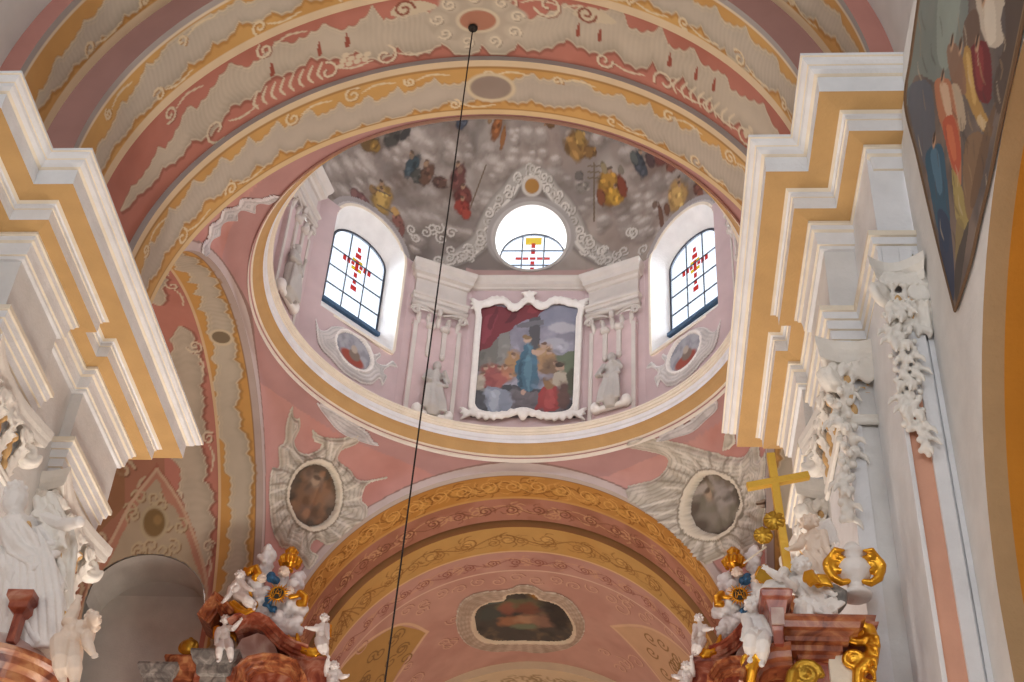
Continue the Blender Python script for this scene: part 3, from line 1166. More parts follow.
for w_ in WIN:                                           # painted band round the head of each window
    pw = np.array([(u, z) for u, z in win_outline(WHW + .28, WZ0, WZS, WRISE + .26)])
    dphi = (PHI - math.radians(w_)).ravel()
    zz = dp[..., 2].ravel()
    lat = 4.66 * np.tan(np.clip(dphi, -1.2, 1.2))
    k = inside(lat, zz, pw) & (np.abs(dphi) < .6)
    fres.fill(k, 'a29a96')
    k = inside(lat, zz, np.array(win_outline(WHW + .14, WZ0, WZS, WRISE + .13))) & (np.abs(dphi) < .6)
    fres.fill(k, 'c3bab6')
keep = np.ones(PHI.shape, bool)
for w_ in WIN:
    dphi = (PHI - math.radians(w_))
    hyp = np.hypot(dp[..., 0], dp[..., 1] - YD)
    lat = hyp * np.sin(dphi)
    keep &= ~((np.abs(dphi) < .6) & inside(lat, dp[..., 2], np.array(win_outline(WHW, WZ0, WZS, WRISE))))
for w_ in (0, 180):
    dphi = (PHI - math.radians(w_) + PI) % (2 * PI) - PI
    hyp = np.hypot(dp[..., 0], dp[..., 1] - YD)
    keep &= ~((np.abs(dphi) < .6) & (np.hypot(hyp * np.sin(dphi), dp[..., 2] - OCZ) < OCR))
co, f, cc = drop_loose(dp.reshape(-1, 3), grid_faces(*PHI.shape, False, keep), fres.c)
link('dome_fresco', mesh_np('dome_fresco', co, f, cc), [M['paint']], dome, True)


# ------------------------------------------------------------------ windows
def loft(name, A, B, mat, parent, smooth=True):
    n = len(A)
    f = [(i, (i + 1) % n, n + (i + 1) % n, n + i) for i in range(n)]
    return link(name, mesh_np(name, [tuple(p) for p in A] + [tuple(p) for p in B], f), [mat], parent, smooth)


def make_window(idx, phi_deg, outer, inner, depth, round_):
    phi = math.radians(phi_deg)
    o0, tg, n = face_frame(phi, 0)
    W = lambda u, z, a: o0 + tg * u + n * a + Vector((0, 0, z))
    win = thing('window_%d' % idx, W(0, outer[0][1], 4.66 + depth), None, None, None, 'structure')
    od = dense(outer, .06)
    idn = dense(inner, .06)
    # equal number of points on both outlines, matched by angle from the centre
    def resample(p, m=120):
        q = np.array(p + [p[0]])
        d = np.concatenate([[0], np.cumsum(np.hypot(*np.diff(q, axis=0).T))])
        return [tuple(np.array([np.interp(t, d, q[:, 0]), np.interp(t, d, q[:, 1])])) for t in np.linspace(0, d[-1], m, endpoint=False)]
    oo, ii = resample(outer), resample(inner)
    ga = 4.66 + depth
    A = [W(u, z, surf_depth(phi, u, z) - .012) for u, z in oo]
    B = [W(u, z, ga) for u, z in ii]
    loft('window_reveal', A, B, M['reveal'], win)
    # flat stucco border that follows the opening on the wall
    cu = sum(p[0] for p in oo) / len(oo)
    cz = sum(p[1] for p in oo) / len(oo)
    grow = []
    for k, (u, z) in enumerate(oo):
        a_, b_ = oo[k - 1], oo[(k + 1) % len(oo)]
        t = Vector((b_[0] - a_[0], b_[1] - a_[1])).normalized()
        grow.append((u + t.y * .07, z - t.x * .07))
    A2 = [W(u, z, surf_depth(phi, u, z) - .03) for u, z in oo]
    G2 = [W(u, z, surf_depth(phi, u, z) - .03) for u, z in grow]
    G3 = [W(u, z, surf_depth(phi, u, z) + .03) for u, z in grow]
    v = [tuple(p) for p in A + A2 + G2 + G3]
    m = len(oo)
    fc = []
    for r in range(3):
        fc += [(r * m + i, r * m + (i + 1) % m, (r + 1) * m + (i + 1) % m, (r + 1) * m + i) for i in range(m)]
    link('window_border', mesh_np('window_border', v, fc), [M['greystucco'] if round_ else M['cream']], win)
    # glazing: bars and panes
    iu = np.array(ii)
    x0, x1, z0, z1 = iu[:, 0].min(), iu[:, 0].max(), iu[:, 1].min(), iu[:, 1].max()
    cx, cz = (x0 + x1) / 2, (z0 + z1) / 2
    b = BM()
    ring = [W(u, z, ga - .02) for u, z in ii]
    b.tube(ring + [ring[0]], .038, 6)
    frame = b.obj('window_frame', M['lead'], win)
    b = BM()

    def span(axis, val):
        q = iu if axis == 0 else iu[:, ::-1]
        hits = []
        for (a_, c_), (d_, e_) in zip(q, np.roll(q, -1, 0)):
            if (a_ > val) != (d_ > val):
                hits.append(c_ + (e_ - c_) * (val - a_) / (d_ - a_))
        return min(hits), max(hits)
    xs = [x0 + (x1 - x0) * k / 3 for k in (1, 2)]
    zs = [z0 + (z1 - z0) * k for k in ((.36, .66) if round_ else (.24, .46, .68))]
    for x in xs:
        lo, hi = span(0, x)
        b.tube([W(x, lo, ga - .01), W(x, hi, ga - .01)], .019, 6)
    for z in zs:
        lo, hi = span(1, z)
        b.tube([W(lo, z, ga - .01), W(hi, z, ga - .01)], .019, 6)
    b.obj('glazing_bars', M['lead'], frame)
    v = [tuple(W(u, z, ga)) for u, z in ii]
    pane = link('window_pane', mesh_np('window_pane', v, [tuple(range(len(v)))]), [M['pane']], win)
    # stained glass cross of coloured quarries
    hx_, hz_ = (x1 - x0) * .26, (z1 - z0) * .30
    cz2 = cz + (.02 if round_ else .10) * (z1 - z0)
    b = BM()
    quad = lambda u, z, a_, c_: b.add([tuple(W(u + s * a_, z + t * c_, ga - .006)) for s, t in ((-1, -1), (1, -1), (1, 1), (-1, 1))], [(0, 1, 2, 3)])
    if round_:
        for k in (-2, -1, 0, 1, 2):
            quad(cx + k * hx_ * .42, cz2 - .03, hx_ * .17, .045)
        for k in (-2, -1, 1, 2):
            quad(cx, cz2 + k * hz_ * .42, .05, hz_ * .17)
    else:
        for k in range(-3, 4):
            quad(cx + k * hx_ * .30, cz2 + .12, hx_ * .12, .05 + .03 * (abs(k) in (2, 3)))
        for k in range(-3, 4):
            quad(cx, cz2 + k * hz_ * .27 + .02, .05 + .035 * (k in (2, -3)), hz_ * .1)
    b.obj('stained_cross', M['redpane'], pane)
    b = BM()
    if round_:
        quad(cx, z1 - .22, .2, .12)
    else:
        for s, t in ((-1, 1), (1, -1), (1, 1), (-1, -1)):
            quad(cx + s * .1, cz2 + .12 + t * .12, .05, .05)
    b.obj('stained_ornament', M['yellowpane'], pane)
    if not round_:
        b = BM()
        p0, p1 = W(x0 - .04, z0, ga), W(x1 + .04, z0, ga)
        b.add([tuple(p + d) for p in (p0, p1) for d in (n * -.14 + Vector((0, 0, -.06)), n * .04 + Vector((0, 0, -.06)), n * .04 + Vector((0, 0, .07)), n * -.14 + Vector((0, 0, .03)))],
              [(0, 1, 2, 3), (4, 7, 6, 5), (0, 4, 5, 1), (1, 5, 6, 2), (2, 6, 7, 3), (3, 7, 4, 0)])
        b.obj('window_sill', M['sill'], win)
    return win, W(cx, cz, ga + .35), n


outer = win_outline(WHW, WZ0, WZS, WRISE)
inner = win_outline(.79, 20.52 + EYE, 22.42 + EYE, .50)
sky_spots = []
for i, w_ in enumerate(WIN):
    sky_spots.append(make_window(i + 1, w_, outer, inner, .36, False))
circ = lambda r, z: [(r * math.cos(2 * PI * k / 48), z + r * math.sin(2 * PI * k / 48)) for k in range(48)]
sky_spots.append(make_window(5, 0, circ(OCR, OCZ), circ(.81, OCZ + .08), .62, True))
sky_spots.append(make_window(6, 180, circ(OCR, OCZ), circ(.81, OCZ + .08), .62, True))

# ------------------------------------------------------------------ drum pilasters, cornice
PIL = [-155, -101, -79, -25, 25, 79, 101, 155]
PN = {-25: 'left of the central painting', 25: 'right of the central painting', -79: 'at the left end of the drum'}


def capital_small(W, w, z, name, parent):
    b = BM()
    b.add([tuple(W(u, z + zz, a)) for zz, s, dd in ((.36, 1.12, .15), (.42, 1.16, .18), (.47, 1.16, .18)) for u, a in ((-w * s, -.0), (w * s, -.0), (w * s, -dd), (-w * s, -dd))],
          [(0, 1, 2, 3)] + [(r * 4 + i, r * 4 + (i + 1) % 4, r * 4 + 4 + (i + 1) % 4, r * 4 + 4 + i) for r in range(2) for i in range(4)] + [(8, 9, 10, 11)])
    for s in (-1, 1):
        sp = []
        for k in range(14):
            a_ = k / 13 * 1.6 * 2 * PI
            r_ = .13 * (1 - .75 * k / 13)
            sp.append(W(s * (w * .98 + r_ * math.cos(a_) * .9), z + .22 + r_ * math.sin(a_), -.13))
        b.tube(sp, .03, 6)
        b.tube([W(s * w * .98, z + .34, -.14), W(s * w * .55, z + .32, -.13), W(s * w * .2, z + .24, -.12)], .03, 6)
    for k in range(5):
        u = w * (-.8 + .4 * k)
        b.tube([W(u, z - .12, -.07), W(u * 1.02, z + .04, -.1), W(u * 1.05, z + .13, -.16), W(u * 1.08, z + .1, -.2)], [.05, .065, .05, .025], 6)
    b.tube([W(0, z + .2, -.15), W(0, z + .3, -.17)], .06, 8)
    b.tube([W(-w, z - .15, -.06), W(w, z - .15, -.06)], .03, 6)
    return b.obj(name, M['drumstone'], parent, True)


for pdeg in PIL:
    vis = pdeg in PN
    a = RV * math.cos(math.radians(9 if abs(abs(pdeg) - 90) > 20 else 11))
    c0, tg, n = face_frame(math.radians(pdeg), a)
    W = lambda u, z, d=0., c0=c0, tg=tg, n=n: c0 + tg * u + n * d + Vector((0, 0, z))
    pl = thing('trim_%d' % (10 + PIL.index(pdeg)), W(0, ZD), None, None, None, 'structure')
    w = .58
    zt = 21.22 + EYE

    def wb(b, u0, u1, z0, z1, d0, d1, mi=0):
        v = [tuple(W(u, z, d)) for u in (u0, u1) for d in (d0, d1) for z in (z0, z1)]
        return b.add(v, [(0, 1, 3, 2), (4, 6, 7, 5), (0, 4, 5, 1), (2, 3, 7, 6), (0, 2, 6, 4), (1, 5, 7, 3)], mi)
    b = wb(BM(), -w, w, ZD - .1, zt, -.10, .02)
    b.obj('pilaster_shaft', M['drumpink'], pl)
    b = BM()
    for u in (-w + .01, w - .11):
        wb(b, u, u + .10, ZD + .05, zt - .1, -.125, -.10)
    wb(b, -w, w, ZD - .05, ZD + .10, -.13, -.09)
    for s in (-1, 1):                                    # long console drops inside the frame
        wb(b, s * .17 - .055, s * .17 + .055, 20.3 + EYE, 21.1 + EYE, -.15, -.09)
        b.ball(W(s * .17, 21.05 + EYE, -.13), (.12, .12, .1), 10)
        b.ball(W(s * .17, 20.26 + EYE, -.12), (.07, .07, .1), 8)
    b.obj('pilaster_frame', M['drumstone'], pl, bevel=.01)
    capital_small(W, w, zt, 'pilaster_capital', pl)
    b = BM()
    prof = [(.47, .12), (.54, .12), (.56, .15), (.63, .16), (.65, .20), (.70, .21), (.71, .08), (1.20, .08), (1.22, .13), (1.28, .16), (1.31, .24), (1.42, .25), (1.50, .32), (1.58, .35), (1.61, .35)]
    secs = []
    for zz, d in prof:
        e = w + d * .55
        secs += [W(-e, zt + zz, .12), W(-e, zt + zz, -d), W(e, zt + zz, -d), W(e, zt + zz, .12)]
    fc, mm = [(3, 2, 1, 0)], [0]
    for r in range(len(prof) - 1):
        for i in range(4):
            fc.append((r * 4 + i, r * 4 + (i + 1) % 4, r * 4 + 4 + (i + 1) % 4, r * 4 + 4 + i))
    fc.append(tuple(range(len(secs) - 4, len(secs))))
    b.add([tuple(s) for s in secs], fc)
    b.obj('pilaster_entablature', M['drumstone'], pl)

for cdeg in (0, 180, -90, 90):                           # straight runs of cornice between the pilasters
    half = 16 if cdeg in (0, 180) else 0
    if half == 0:
        continue
    a = RV * math.cos(math.radians(16))
    c0, tg, n = face_frame(math.radians(cdeg), a)
    hw = RV * math.sin(math.radians(16))
    b = BM()
    prof = [(22.60, .0), (22.62, .05), (22.66, .06), (22.70, .12), (22.78, .13), (22.84, .18), (22.88, .2), (22.92, .2)]
    v = []
    for z, d in prof:
        v += [tuple(c0 + tg * u - n * dd + Vector((0, 0, z + EYE))) for u, dd in ((-hw, -.1), (-hw, d), (hw, d), (hw, -.1))]
    fc = [(3, 2, 1, 0)] + [(r * 4 + i, r * 4 + (i + 1) % 4, r * 4 + 4 + (i + 1) % 4, r * 4 + 4 + i) for r in range(len(prof) - 1) for i in range(4)] + [tuple(range(len(v) - 4, len(v)))]
    b.add(v, fc)
    tag(b.obj('trim_%d' % (20 + (cdeg > 0)), M['drumstone']), kind='structure')
LW, LN, LF = 700, 230, 370

# ------------------------------------------------------------------ entablature on the two near piers
HZ = 11.427 + EYE
PROF = [(.75, .10, 0), (0, .125, 0), (0, .09, 0), (.02, .085, 1), (.035, .06, 0), (.07, .035, 0), (.085, .03, 1), (.10, .0, 0), (.14, -.025, 0), (.15, -.03, 1), (.175, -.036, 1), (.175, -.256, 0),
        (.43, -.275, 2), (.43, -.30, 1), (.452, -.305, 0), (.458, -.345, 0), (.474, -.35, 1), (.478, -.50, 0), (.635, -.53, 2),
        (.635, -.565, 1), (.66, -.57, 1), (.672, -.62, 0), (.70, -.64, 1), (.712, -.70, 0), (.72, -.79, 0), (.745, -.795, 1), (.75, -.83, 0), (.79, -.835, 0), (.79, -1.72, 3)]
X0I, Y0I, X0O, Y0O, Y1, REC = 3.55, 10.39, 3.99, 9.31, 15.68, .14


def plan(d, notch, sx=1):
    n1, n2 = (13.25 - d, 12.75 + d) if notch else (13.0, 13.0)
    r = REC if notch else 0
    ye = Y1 - d + (.2 if sx < 0 else 0)
    return [(5.02, Y0O + d), (X0O + d, Y0O + d), (X0O + d, Y0I + d), (X0I + d, Y0I + d), (X0I + d, n1), (X0I + d + r, n1), (X0I + d + r, n2), (X0I + d, n2), (X0I + d, ye), (5.4, ye)]


def sweep_levels(name, parent, sx, levels, mats, planf):
    if sx < 0 and name != 'architrave':                   # the left cornice sits a little lower
        levels = [(d, h - (.13 if h > -1 else 0), m) for d, h, m in levels]
    v, f, mi = [], [], []
    k = None
    for d, h, m in levels:
        pts = planf(d)
        k = len(pts)
        v += [(sx * x, y, HZ + h) for x, y in pts]
    for r in range(len(levels) - 1):
        for i in range(k - 1):
            f.append((r * k + i, r * k + i + 1, r * k + k + i + 1, r * k + k + i))
            mi.append(levels[r + 1][2])
    me = mesh_np(name, v, f)
    me.polygons.foreach_set('material_index', mi)
    return link(name, me, mats, parent)


EM = [M['white'], M['cream'], M['ochre'], M['palewall']]
for sx, nm in ((-1, 'trim_2'), (1, 'trim_3')):
    e = thing(nm, (sx * 4.3, 13, HZ), None, None, None, 'structure')
    sweep_levels('cornice', e, sx, [p for p in PROF[:13]] + [(.60, -.276, 2)], EM, lambda d: plan(d, False, sx))
    sweep_levels('frieze', e, sx, [(.40, -.274, 2)] + PROF[13:], EM, lambda d: plan(d, True, sx))
    # architrave blocks over the pilasters
    AP = [(.66, -1.70, 3), (.66, -1.76, 1), (.685, -1.765, 1), (.70, -1.84, 0), (.725, -1.845, 1), (.73, -1.95, 0), (.755, -1.955, 1), (.76, -2.06, 0), (.785, -2.065, 1), (.79, -2.18, 0), (1.2, -2.19, 0)]
    sweep_levels('architrave', e, sx, AP, EM, lambda d: [(5.1, Y0I + d), (X0I + d, Y0I + d), (X0I + d, 13.25 - d), (5.1, 13.25 - d)])
    sweep_levels('architrave', e, sx, AP, EM, lambda d: [(5.1, 12.75 + d), (X0I + d, 12.75 + d), (X0I + d, Y1 - d), (5.1, Y1 - d)])
    sweep_levels('architrave', e, sx, AP, EM, lambda d: [(5.02, Y0O + d), (X0O + d - .1, Y0O + d), (X0O + d - .1, Y0I + d + .6)])

# ------------------------------------------------------------------ piers
for sx, nm, side in ((-1, 'wall_left_pier', 'left'), (1, 'wall_right_pier', 'right')):
    p = thing(nm, (sx * 4.8, 12.8, 0), None, None, None, 'structure')
    zt = HZ - 1.70

    def bx(b, x0, x1, y0, y1, z0, z1, mi=0, sx=sx):
        a, c = sorted((sx * x0, sx * x1))
        return b.box(a, c, y0, y1, z0, z1, mi)
    bx(BM(), 4.485, 5.7, 11.19, 14.70, 0, HZ - .2).obj('pier_body', M['palewall'], p)
    bx(BM(), 4.345, 4.5, 11.17, 12.45, 0, HZ - 1.9).obj('pilaster_shaft', M['white'], p)
    bx(BM(), 4.345, 4.5, 13.55, 14.70, 0, HZ - 1.9).obj('pilaster_shaft', M['white'], p)
    bx(BM(), 4.66, 5.6, 10.06, 11.2, 0, HZ - .2).obj('pier_body', M['white'], p)
    b = BM()
    bx(b, 4.615, 4.655, 10.0, 10.08, 0, 8.0 + EYE)
    bx(b, 4.815, 4.93, 10.0, 10.08, 0, 8.0 + EYE)
    bx(b, 4.955, 5.02, 10.03, 10.08, 0, HZ - 1.9)
    bx(b, 4.655, 4.815, 10.002, 10.08, 7.75 + EYE, HZ - 1.9)
    bx(b, 4.615, 4.655, 10.0, 10.08, 8.0 + EYE, HZ - 1.9)
    bx(b, 4.815, 4.93, 10.0, 10.08, 8.0 + EYE, HZ - 1.9)
    b.obj('pilaster_frame', M['white'], p, bevel=.006)
    bx(BM(), 4.655, 4.82, 10.035, 10.07, 0, 8.0 + EYE).obj('pilaster_panel', M['palepink'], p)
    # far pier behind the altars
    far = thing('wall_far_%s_pier' % side, (sx * 4.9, YF + .5, 0), None, None, None, 'structure')
    a, c = sorted((sx * (HW - .02), sx * (HW + 1.2)))
    BM().box(a, c, YF - .0, YF + 1.9, 0, ZB).obj('pier_body', M['pink'], far)
    a, c = sorted((sx * 4.68, sx * 5.2))
    BM().box(a, c, YF, YF + 9, 0, ZB + .02).obj('pier_body', M['pink'], far)

# ------------------------------------------------------------------ nave walls with the side-chapel arch
AY, AZ, AR = 6.62, 5.27 + EYE, 2.9
WX = 5.0


def side_wall(name, sx, mats):
    w_ = thing(name, (sx * WX, 3, 0), None, None, None, 'structure')
    n = 48
    arc = [(AY + AR * math.cos(a), AZ + AR * math.sin(a)) for a in np.linspace(0, PI, n)]
    poly = [(10.04, 0), (10.04, HZ + .1), (-9, HZ + .1), (-9, 0), (AY - AR, 0)] + arc[::-1] + [(AY + AR, 0)]
    b = bmesh.new()
    vs = [b.verts.new((sx * WX, y, z)) for y, z in poly]
    b.faces.new(vs)
    b.normal_update()
    bmesh.ops.triangulate(b, faces=b.faces)
    me = bpy.data.meshes.new('wall_face')
    b.to_mesh(me)
    b.free()
    link('wall_face', me, [M['palewall']], w_)
    line = [(AY + AR, 0)] + arc + [(AY - AR, 0)]
    for nm_, d0, d1, m in (('arch_border', 0, .17, mats[0]), ('arch_soffit', .17, 2.6, mats[1])):
        v, f = [], []
        for y, z in line:
            v += [(sx * (WX + d0), y, z), (sx * (WX + d1), y, z)]
        for k in range(len(line) - 1):
            f.append((2 * k, 2 * k + 2, 2 * k + 3, 2 * k + 1))
        link(nm_, mesh_np(nm_, v, f), [m], w_, False)
    a, c = sorted((sx * (WX + 2.6), sx * (WX + 2.8)))
    BM().box(a, c, -9, 12, 0, 12).obj('chapel_back_wall', M['ochre'], w_)
    return w_


M['tan'] = plain('tan_limewash', 'a88b66', .85)
M['deepochre'] = plain('deep_ochre_limewash', 'b8791e', .85)
side_wall('wall_right', 1, (M['tan'], M['deepochre']))
side_wall('wall_left', -1, (M['tan'], M['deepochre']))
tag(BM().box(-5.6, 5.6, -9.3, -9, 0, 13.2).obj('wall_back_light_block', M['palewall']), kind='structure')  # added out of view to cut sky light from behind, open above
tag(BM().box(-14, 14, -12, 40, -.2, 0).obj('floor', M['floor']), kind='structure')

# ------------------------------------------------------------------ spandrel painting on the right wall
PX = WX - .025
wp = lambda px, py: on_plane(px, py, Vector((PX, 0, 0)), Vector((1, 0, 0)))
Lf = [wp(*q) for q in [(955, 311), (942, 260), (930, 211), (917, 155), (905, 103), (911, 55), (918.5, 0), (924, -40)]]
Rt = [wp(*q) for q in [(955.5, 310), (970, 265), (979, 225), (990, 178), (1000, 129), (1012, 75), (1023, 22), (1036, -40)]]
Ls, Rs = spline([(p.y, p.z) for p in Lf], 34), spline([(p.y, p.z) for p in Rt], 34)
m = 120
k = np.linspace(0, 1, m)
yy = Ls[:, None, 0] * (1 - k) + Rs[:, None, 0] * k
zz = Ls[:, None, 1] * (1 - k) + Rs[:, None, 1] * k
cv = Canvas(yy, zz, '6b5f58')
cv.mottle('857468', .4, 71, .7)
cv.mottle('4f4a4c', .35, 72, .6)


def pell(px, py, rx, ry, h, rot=0, a=1., soft=.4, wob=.3):
    p = wp(px, py)
    cv.ell(p.y, p.z, rx / 52., ry / 95. * 1.2, h, rot, a * .85, .7, .45, int(px + py))


def pst(pts, w, h, a=.9):
    cv.stroke([(wp(*q).y, wp(*q).z) for q in pts], w, h, a, .5)


def ppoly(pts, h, a=.9):
    q = [wp(860 + x / 2.134, y / 2.134) for x, y in pts]
    cv.poly([(p.y, p.z) for p in q], h, a)


for pts, h, a in [([(130, -20), (225, -20), (215, 120), (180, 180), (120, 160), (100, 220)], '7f8a84', .8), ([(170, -20), (215, -20), (190, 140), (165, 120)], '98a298', .7), ([(100, 200), (150, 180), (160, 320), (140, 360)], '5d6470', .8),
                  ([(250, -20), (310, -20), (300, 40), (305, 90), (275, 100), (255, 50)], 'c2b4a2', 1), ([(262, 0), (285, 0), (290, 80), (272, 90)], 'd8ccba', .8), ([(225, 40), (250, 20), (255, 80), (235, 110), (220, 90)], '6b5446', .9),
                  ([(310, -20), (350, -20), (345, 60), (300, 240), (285, 180), (310, 80)], '54453c', .9), ([(236, 105), (272, 92), (282, 180), (272, 222), (240, 190)], '70282c', 1), ([(245, 110), (262, 105), (262, 190), (250, 180)], '8f3a38', .8),
                  ([(222, 105), (236, 110), (246, 190), (276, 262), (280, 290), (262, 280), (236, 230), (220, 180)], 'b08a4c', 1), ([(226, 120), (234, 125), (248, 210), (240, 215)], 'd0ac68', .8), ([(255, 245), (276, 270), (270, 282), (250, 262)], 'cbb48c', .8),
                  ([(186, 100), (206, 95), (222, 140), (226, 200), (205, 190), (190, 150)], '8d6a54', .9), ([(160, 175), (190, 170), (206, 230), (216, 320), (214, 400), (196, 360), (180, 290), (166, 240)], 'b57858', 1),
                  ([(170, 185), (186, 180), (196, 240), (186, 250)], 'd2b498', .9), ([(176, 262), (200, 250), (216, 330), (206, 372), (190, 330)], 'b8583c', 1), ([(184, 275), (196, 270), (206, 330), (198, 340)], 'd07850', .7), ([(196, 180), (214, 190), (226, 260), (214, 280), (204, 230)], 'cdb89c', .7),
                  ([(140, 330), (172, 308), (184, 370), (192, 470), (186, 540), (166, 490), (150, 410)], '365a70', 1), ([(150, 330), (166, 322), (176, 400), (166, 410)], '5a8098', .7), ([(166, 450), (190, 470), (200, 560), (200, 640), (184, 600), (172, 540)], '33405a', .9),
                  ([(196, 360), (214, 392), (232, 460), (226, 490), (206, 470), (200, 420)], 'a8965a', .9), ([(206, 470), (222, 480), (214, 530), (204, 560)], '8d7c50', .8), ([(226, 300), (262, 290), (250, 400), (232, 470), (220, 400)], '85684c', .9), ([(262, 290), (290, 220), (270, 340), (244, 440), (236, 420)], '6d543f', .9),
                  ([(204, 560), (232, 470), (224, 540), (206, 650)], '4c4540', .9)]:
    ppoly(pts, h, a)
for x, y, r in ((196, 92, 9), (176, 166, 9), (250, 92, 9), (214, 100, 8), (158, 300, 8), (264, -4, 9)):
    p = wp(860 + x / 2.134, y / 2.134)
    cv.ell(p.y, p.z, .075, .06, 'c09a7c', soft=.4)
    p = wp(860 + x / 2.134, (y - 6) / 2.134)
    cv.ell(p.y, p.z, .07, .035, '4a382c', soft=.4)
gs = np.random.default_rng(5)
for k in range(70):
    x, y = 120 + 200 * gs.random(), 520 * gs.random()
    q = [wp(860 + (x + 6 * j * gs.random()) / 2.134, (y + 22 * j) / 2.134) for j in range(3)]
    cv.stroke([(p.y, p.z) for p in q], .018, ('d0bfa4', '3e3430', 'a88c68', '5c4c44')[k % 4], .4, .6)
cv.c.reshape(len(Ls), m, 3)[:, :3] = hx('7d6248')
cv.c.reshape(len(Ls), m, 3)[:, -3:] = hx('8a6e50')
t = thing('spandrel_painting', wp(955, 160), 'tall pointed dark painting of robed figures filling the wall beside the side-chapel arch', 'painting')
co = np.stack([np.full(yy.shape, PX), yy, zz], -1).reshape(-1, 3)
link('painted_field', mesh_np('painted_field', co, grid_faces(len(Ls), m), cv.c), [M['paint']], t)
b = BM()
edge = [Vector((PX - .0, y, z)) for y, z in Ls[::-1]] + [Vector((PX - .0, y, z)) for y, z in Rs]
b.tube(edge, .014, 6)
b.obj('frame', plain('brown_picture_edge', '6e553f', .8), t)

# ------------------------------------------------------------------ the bell rope
rr0 = RA + .10
d = ray(473, 27)
o_ = Vector((CAMX, 0, EYE - ZS))
A_, B_, C_ = d.x ** 2 + d.z ** 2, o_.x * d.x + o_.z * d.z, o_.x ** 2 + o_.z ** 2 - rr0 ** 2
tt = (-B_ + math.sqrt(B_ * B_ - A_ * C_)) / A_
top = CO + d * tt
t = thing('hanging_rope', (top.x, top.y, top.z), 'long thin dark rope hanging straight down from a hole in the nave arch', 'rope')
b = BM()
foot = at(385, 682, 14.4)
b.tube([tuple(top.lerp(foot, k)) for k in np.linspace(0, 1.25, 30)], .0105, 8)
b.obj('rope_strand', M['rope'], t)
b = BM()
b.ball((top.x, top.y, top.z - .03), (.075, .075, .05), 14)  # dark ball put in for the shade inside the rope hole
b.obj('rope_hole_shade', M['rope'], t, True)

# ------------------------------------------------------------------ camera and light
cam = bpy.data.cameras.new('camera')
cam.sensor_width = 36
cam.lens = F_PX / 1024 * 36
co_ = bpy.data.objects.new('camera', cam)
COL.objects.link(co_)
co_.matrix_world = Matrix(((CR.x, CU.x, -CF.x, CO.x), (CR.y, CU.y, -CF.y, CO.y), (CR.z, CU.z, -CF.z, CO.z), (0, 0, 0, 1)))
cam.clip_end = 200
SC = bpy.context.scene
SC.camera = co_
SC.view_settings.view_transform = 'Standard'
SC.view_settings.look = 'None'
SC.view_settings.exposure = -.15
SC.view_settings.gamma = 1
SC.view_settings.use_curve_mapping = False
wd = bpy.data.worlds.new('sky')
SC.world = wd
wd.use_nodes = True
bg = wd.node_tree.nodes['Background']
bg.inputs['Color'].default_value = (.88, .94, 1, 1)
bg.inputs['Strength'].default_value = 1.7


def area(name, loc, aim, sx, sy, watts, color):
    l = bpy.data.lights.new(name, 'AREA')
    l.shape = 'RECTANGLE'
    l.size, l.size_y = sx, sy
    l.energy = watts
    l.color = color
    o = bpy.data.objects.new(name, l)
    COL.objects.link(o)
    o.location = loc
    o.rotation_euler = (Vector(aim) - Vector(loc)).to_track_quat('-Z', 'Y').to_euler()
    return o


for win, p, n in sky_spots:
    area('window_daylight', p + n * .9, p - n * 4 - Vector((0, 0, 1.5)), 3.0, 3.2, LW, (.92, .96, 1))


# ================================================================== PAINTED AND STUCCO PICTURES
def relief(name, outline, place, base, paint, hmax, parent, step=.02, bevel=.10, ripple=0., mat='paint', floor=.008):
    """a low relief: outline in local metres, place(u, v, h) -> world, h = height off the wall"""
    q = spline(outline, 5, True)
    x0, y0 = q.min(0) - step
    x1, y1 = q.max(0) + step
    U, V = np.meshgrid(np.arange(x0, x1, step), np.arange(y0, y1, step), indexing='ij')
    cv = Canvas(U, V, base)
    ins = inside(cv.u, cv.v, q)
    d, _ = seg_dist(cv.u, cv.v, np.vstack([q, q[:1]]))
    d = np.where(ins, d, 0)
    h = hmax * sstep(d / bevel) + floor
    if ripple:
        h = h + ripple * np.sin(d * 2 * PI / .085) * sstep(d / .04)
    cv.d, cv.ins = d, ins
    h2 = paint(cv, h) if paint else None
    h = h if h2 is None else h2
    f = grid_faces(*U.shape, False, ins.reshape(U.shape))
    used = np.unique(f)
    re = np.full(U.size, -1)
    re[used] = np.arange(len(used))
    co = np.array([place(cv.u[i], cv.v[i], h[i]) for i in used])
    return link(name, mesh_np(name, co, re[f], cv.c[used]), [M[mat]], parent, True)


def shell_paint(light='e2dacb', dark='8f8474', seed=1):
    def go(cv, h):
        n = noise(cv.u * 3, cv.v * 3, seed, 3)
        cv.fill(cv.ins, dark, np.clip((n - .5) * 3, 0, .35))
        cv.fill(cv.ins & (cv.d < .045), light, .9)
        cv.fill(cv.ins & (np.sin(cv.d * 2 * PI / .085) < -.6) & (cv.d > .05), dark, .45)  # shading lines painted into the troughs of the ripple
        return h
    return go


# ---- the picture on the far wall of the drum
c0, tg, nn = face_frame(0, RV * math.cos(math.radians(16)))
Wd = lambda u, z, h=0.: c0 + tg * u - nn * h + Vector((0, 0, z))


def UD(px, py):
    p = on_plane(px, py, c0, nn)
    return ((p - c0).dot(tg), p.z)


pict = thing('drum_painting', Wd(.04, 20.3 + EYE), 'large white-framed painting of a blue-robed figure under a red curtain', 'painting')
corners = [UD(*p) for p in [(480, 306), (580, 301), (577, 415), (470, 416)]]
x0, x1 = -1.11, 1.20
z0, z1 = 18.84 + EYE, 22.12 + EYE
U, V = np.meshgrid(np.linspace(x0, x1, 150), np.linspace(z0, z1, 200), indexing='ij')
cv = Canvas(U, V, '9a96a6')
K = 1 / 41.


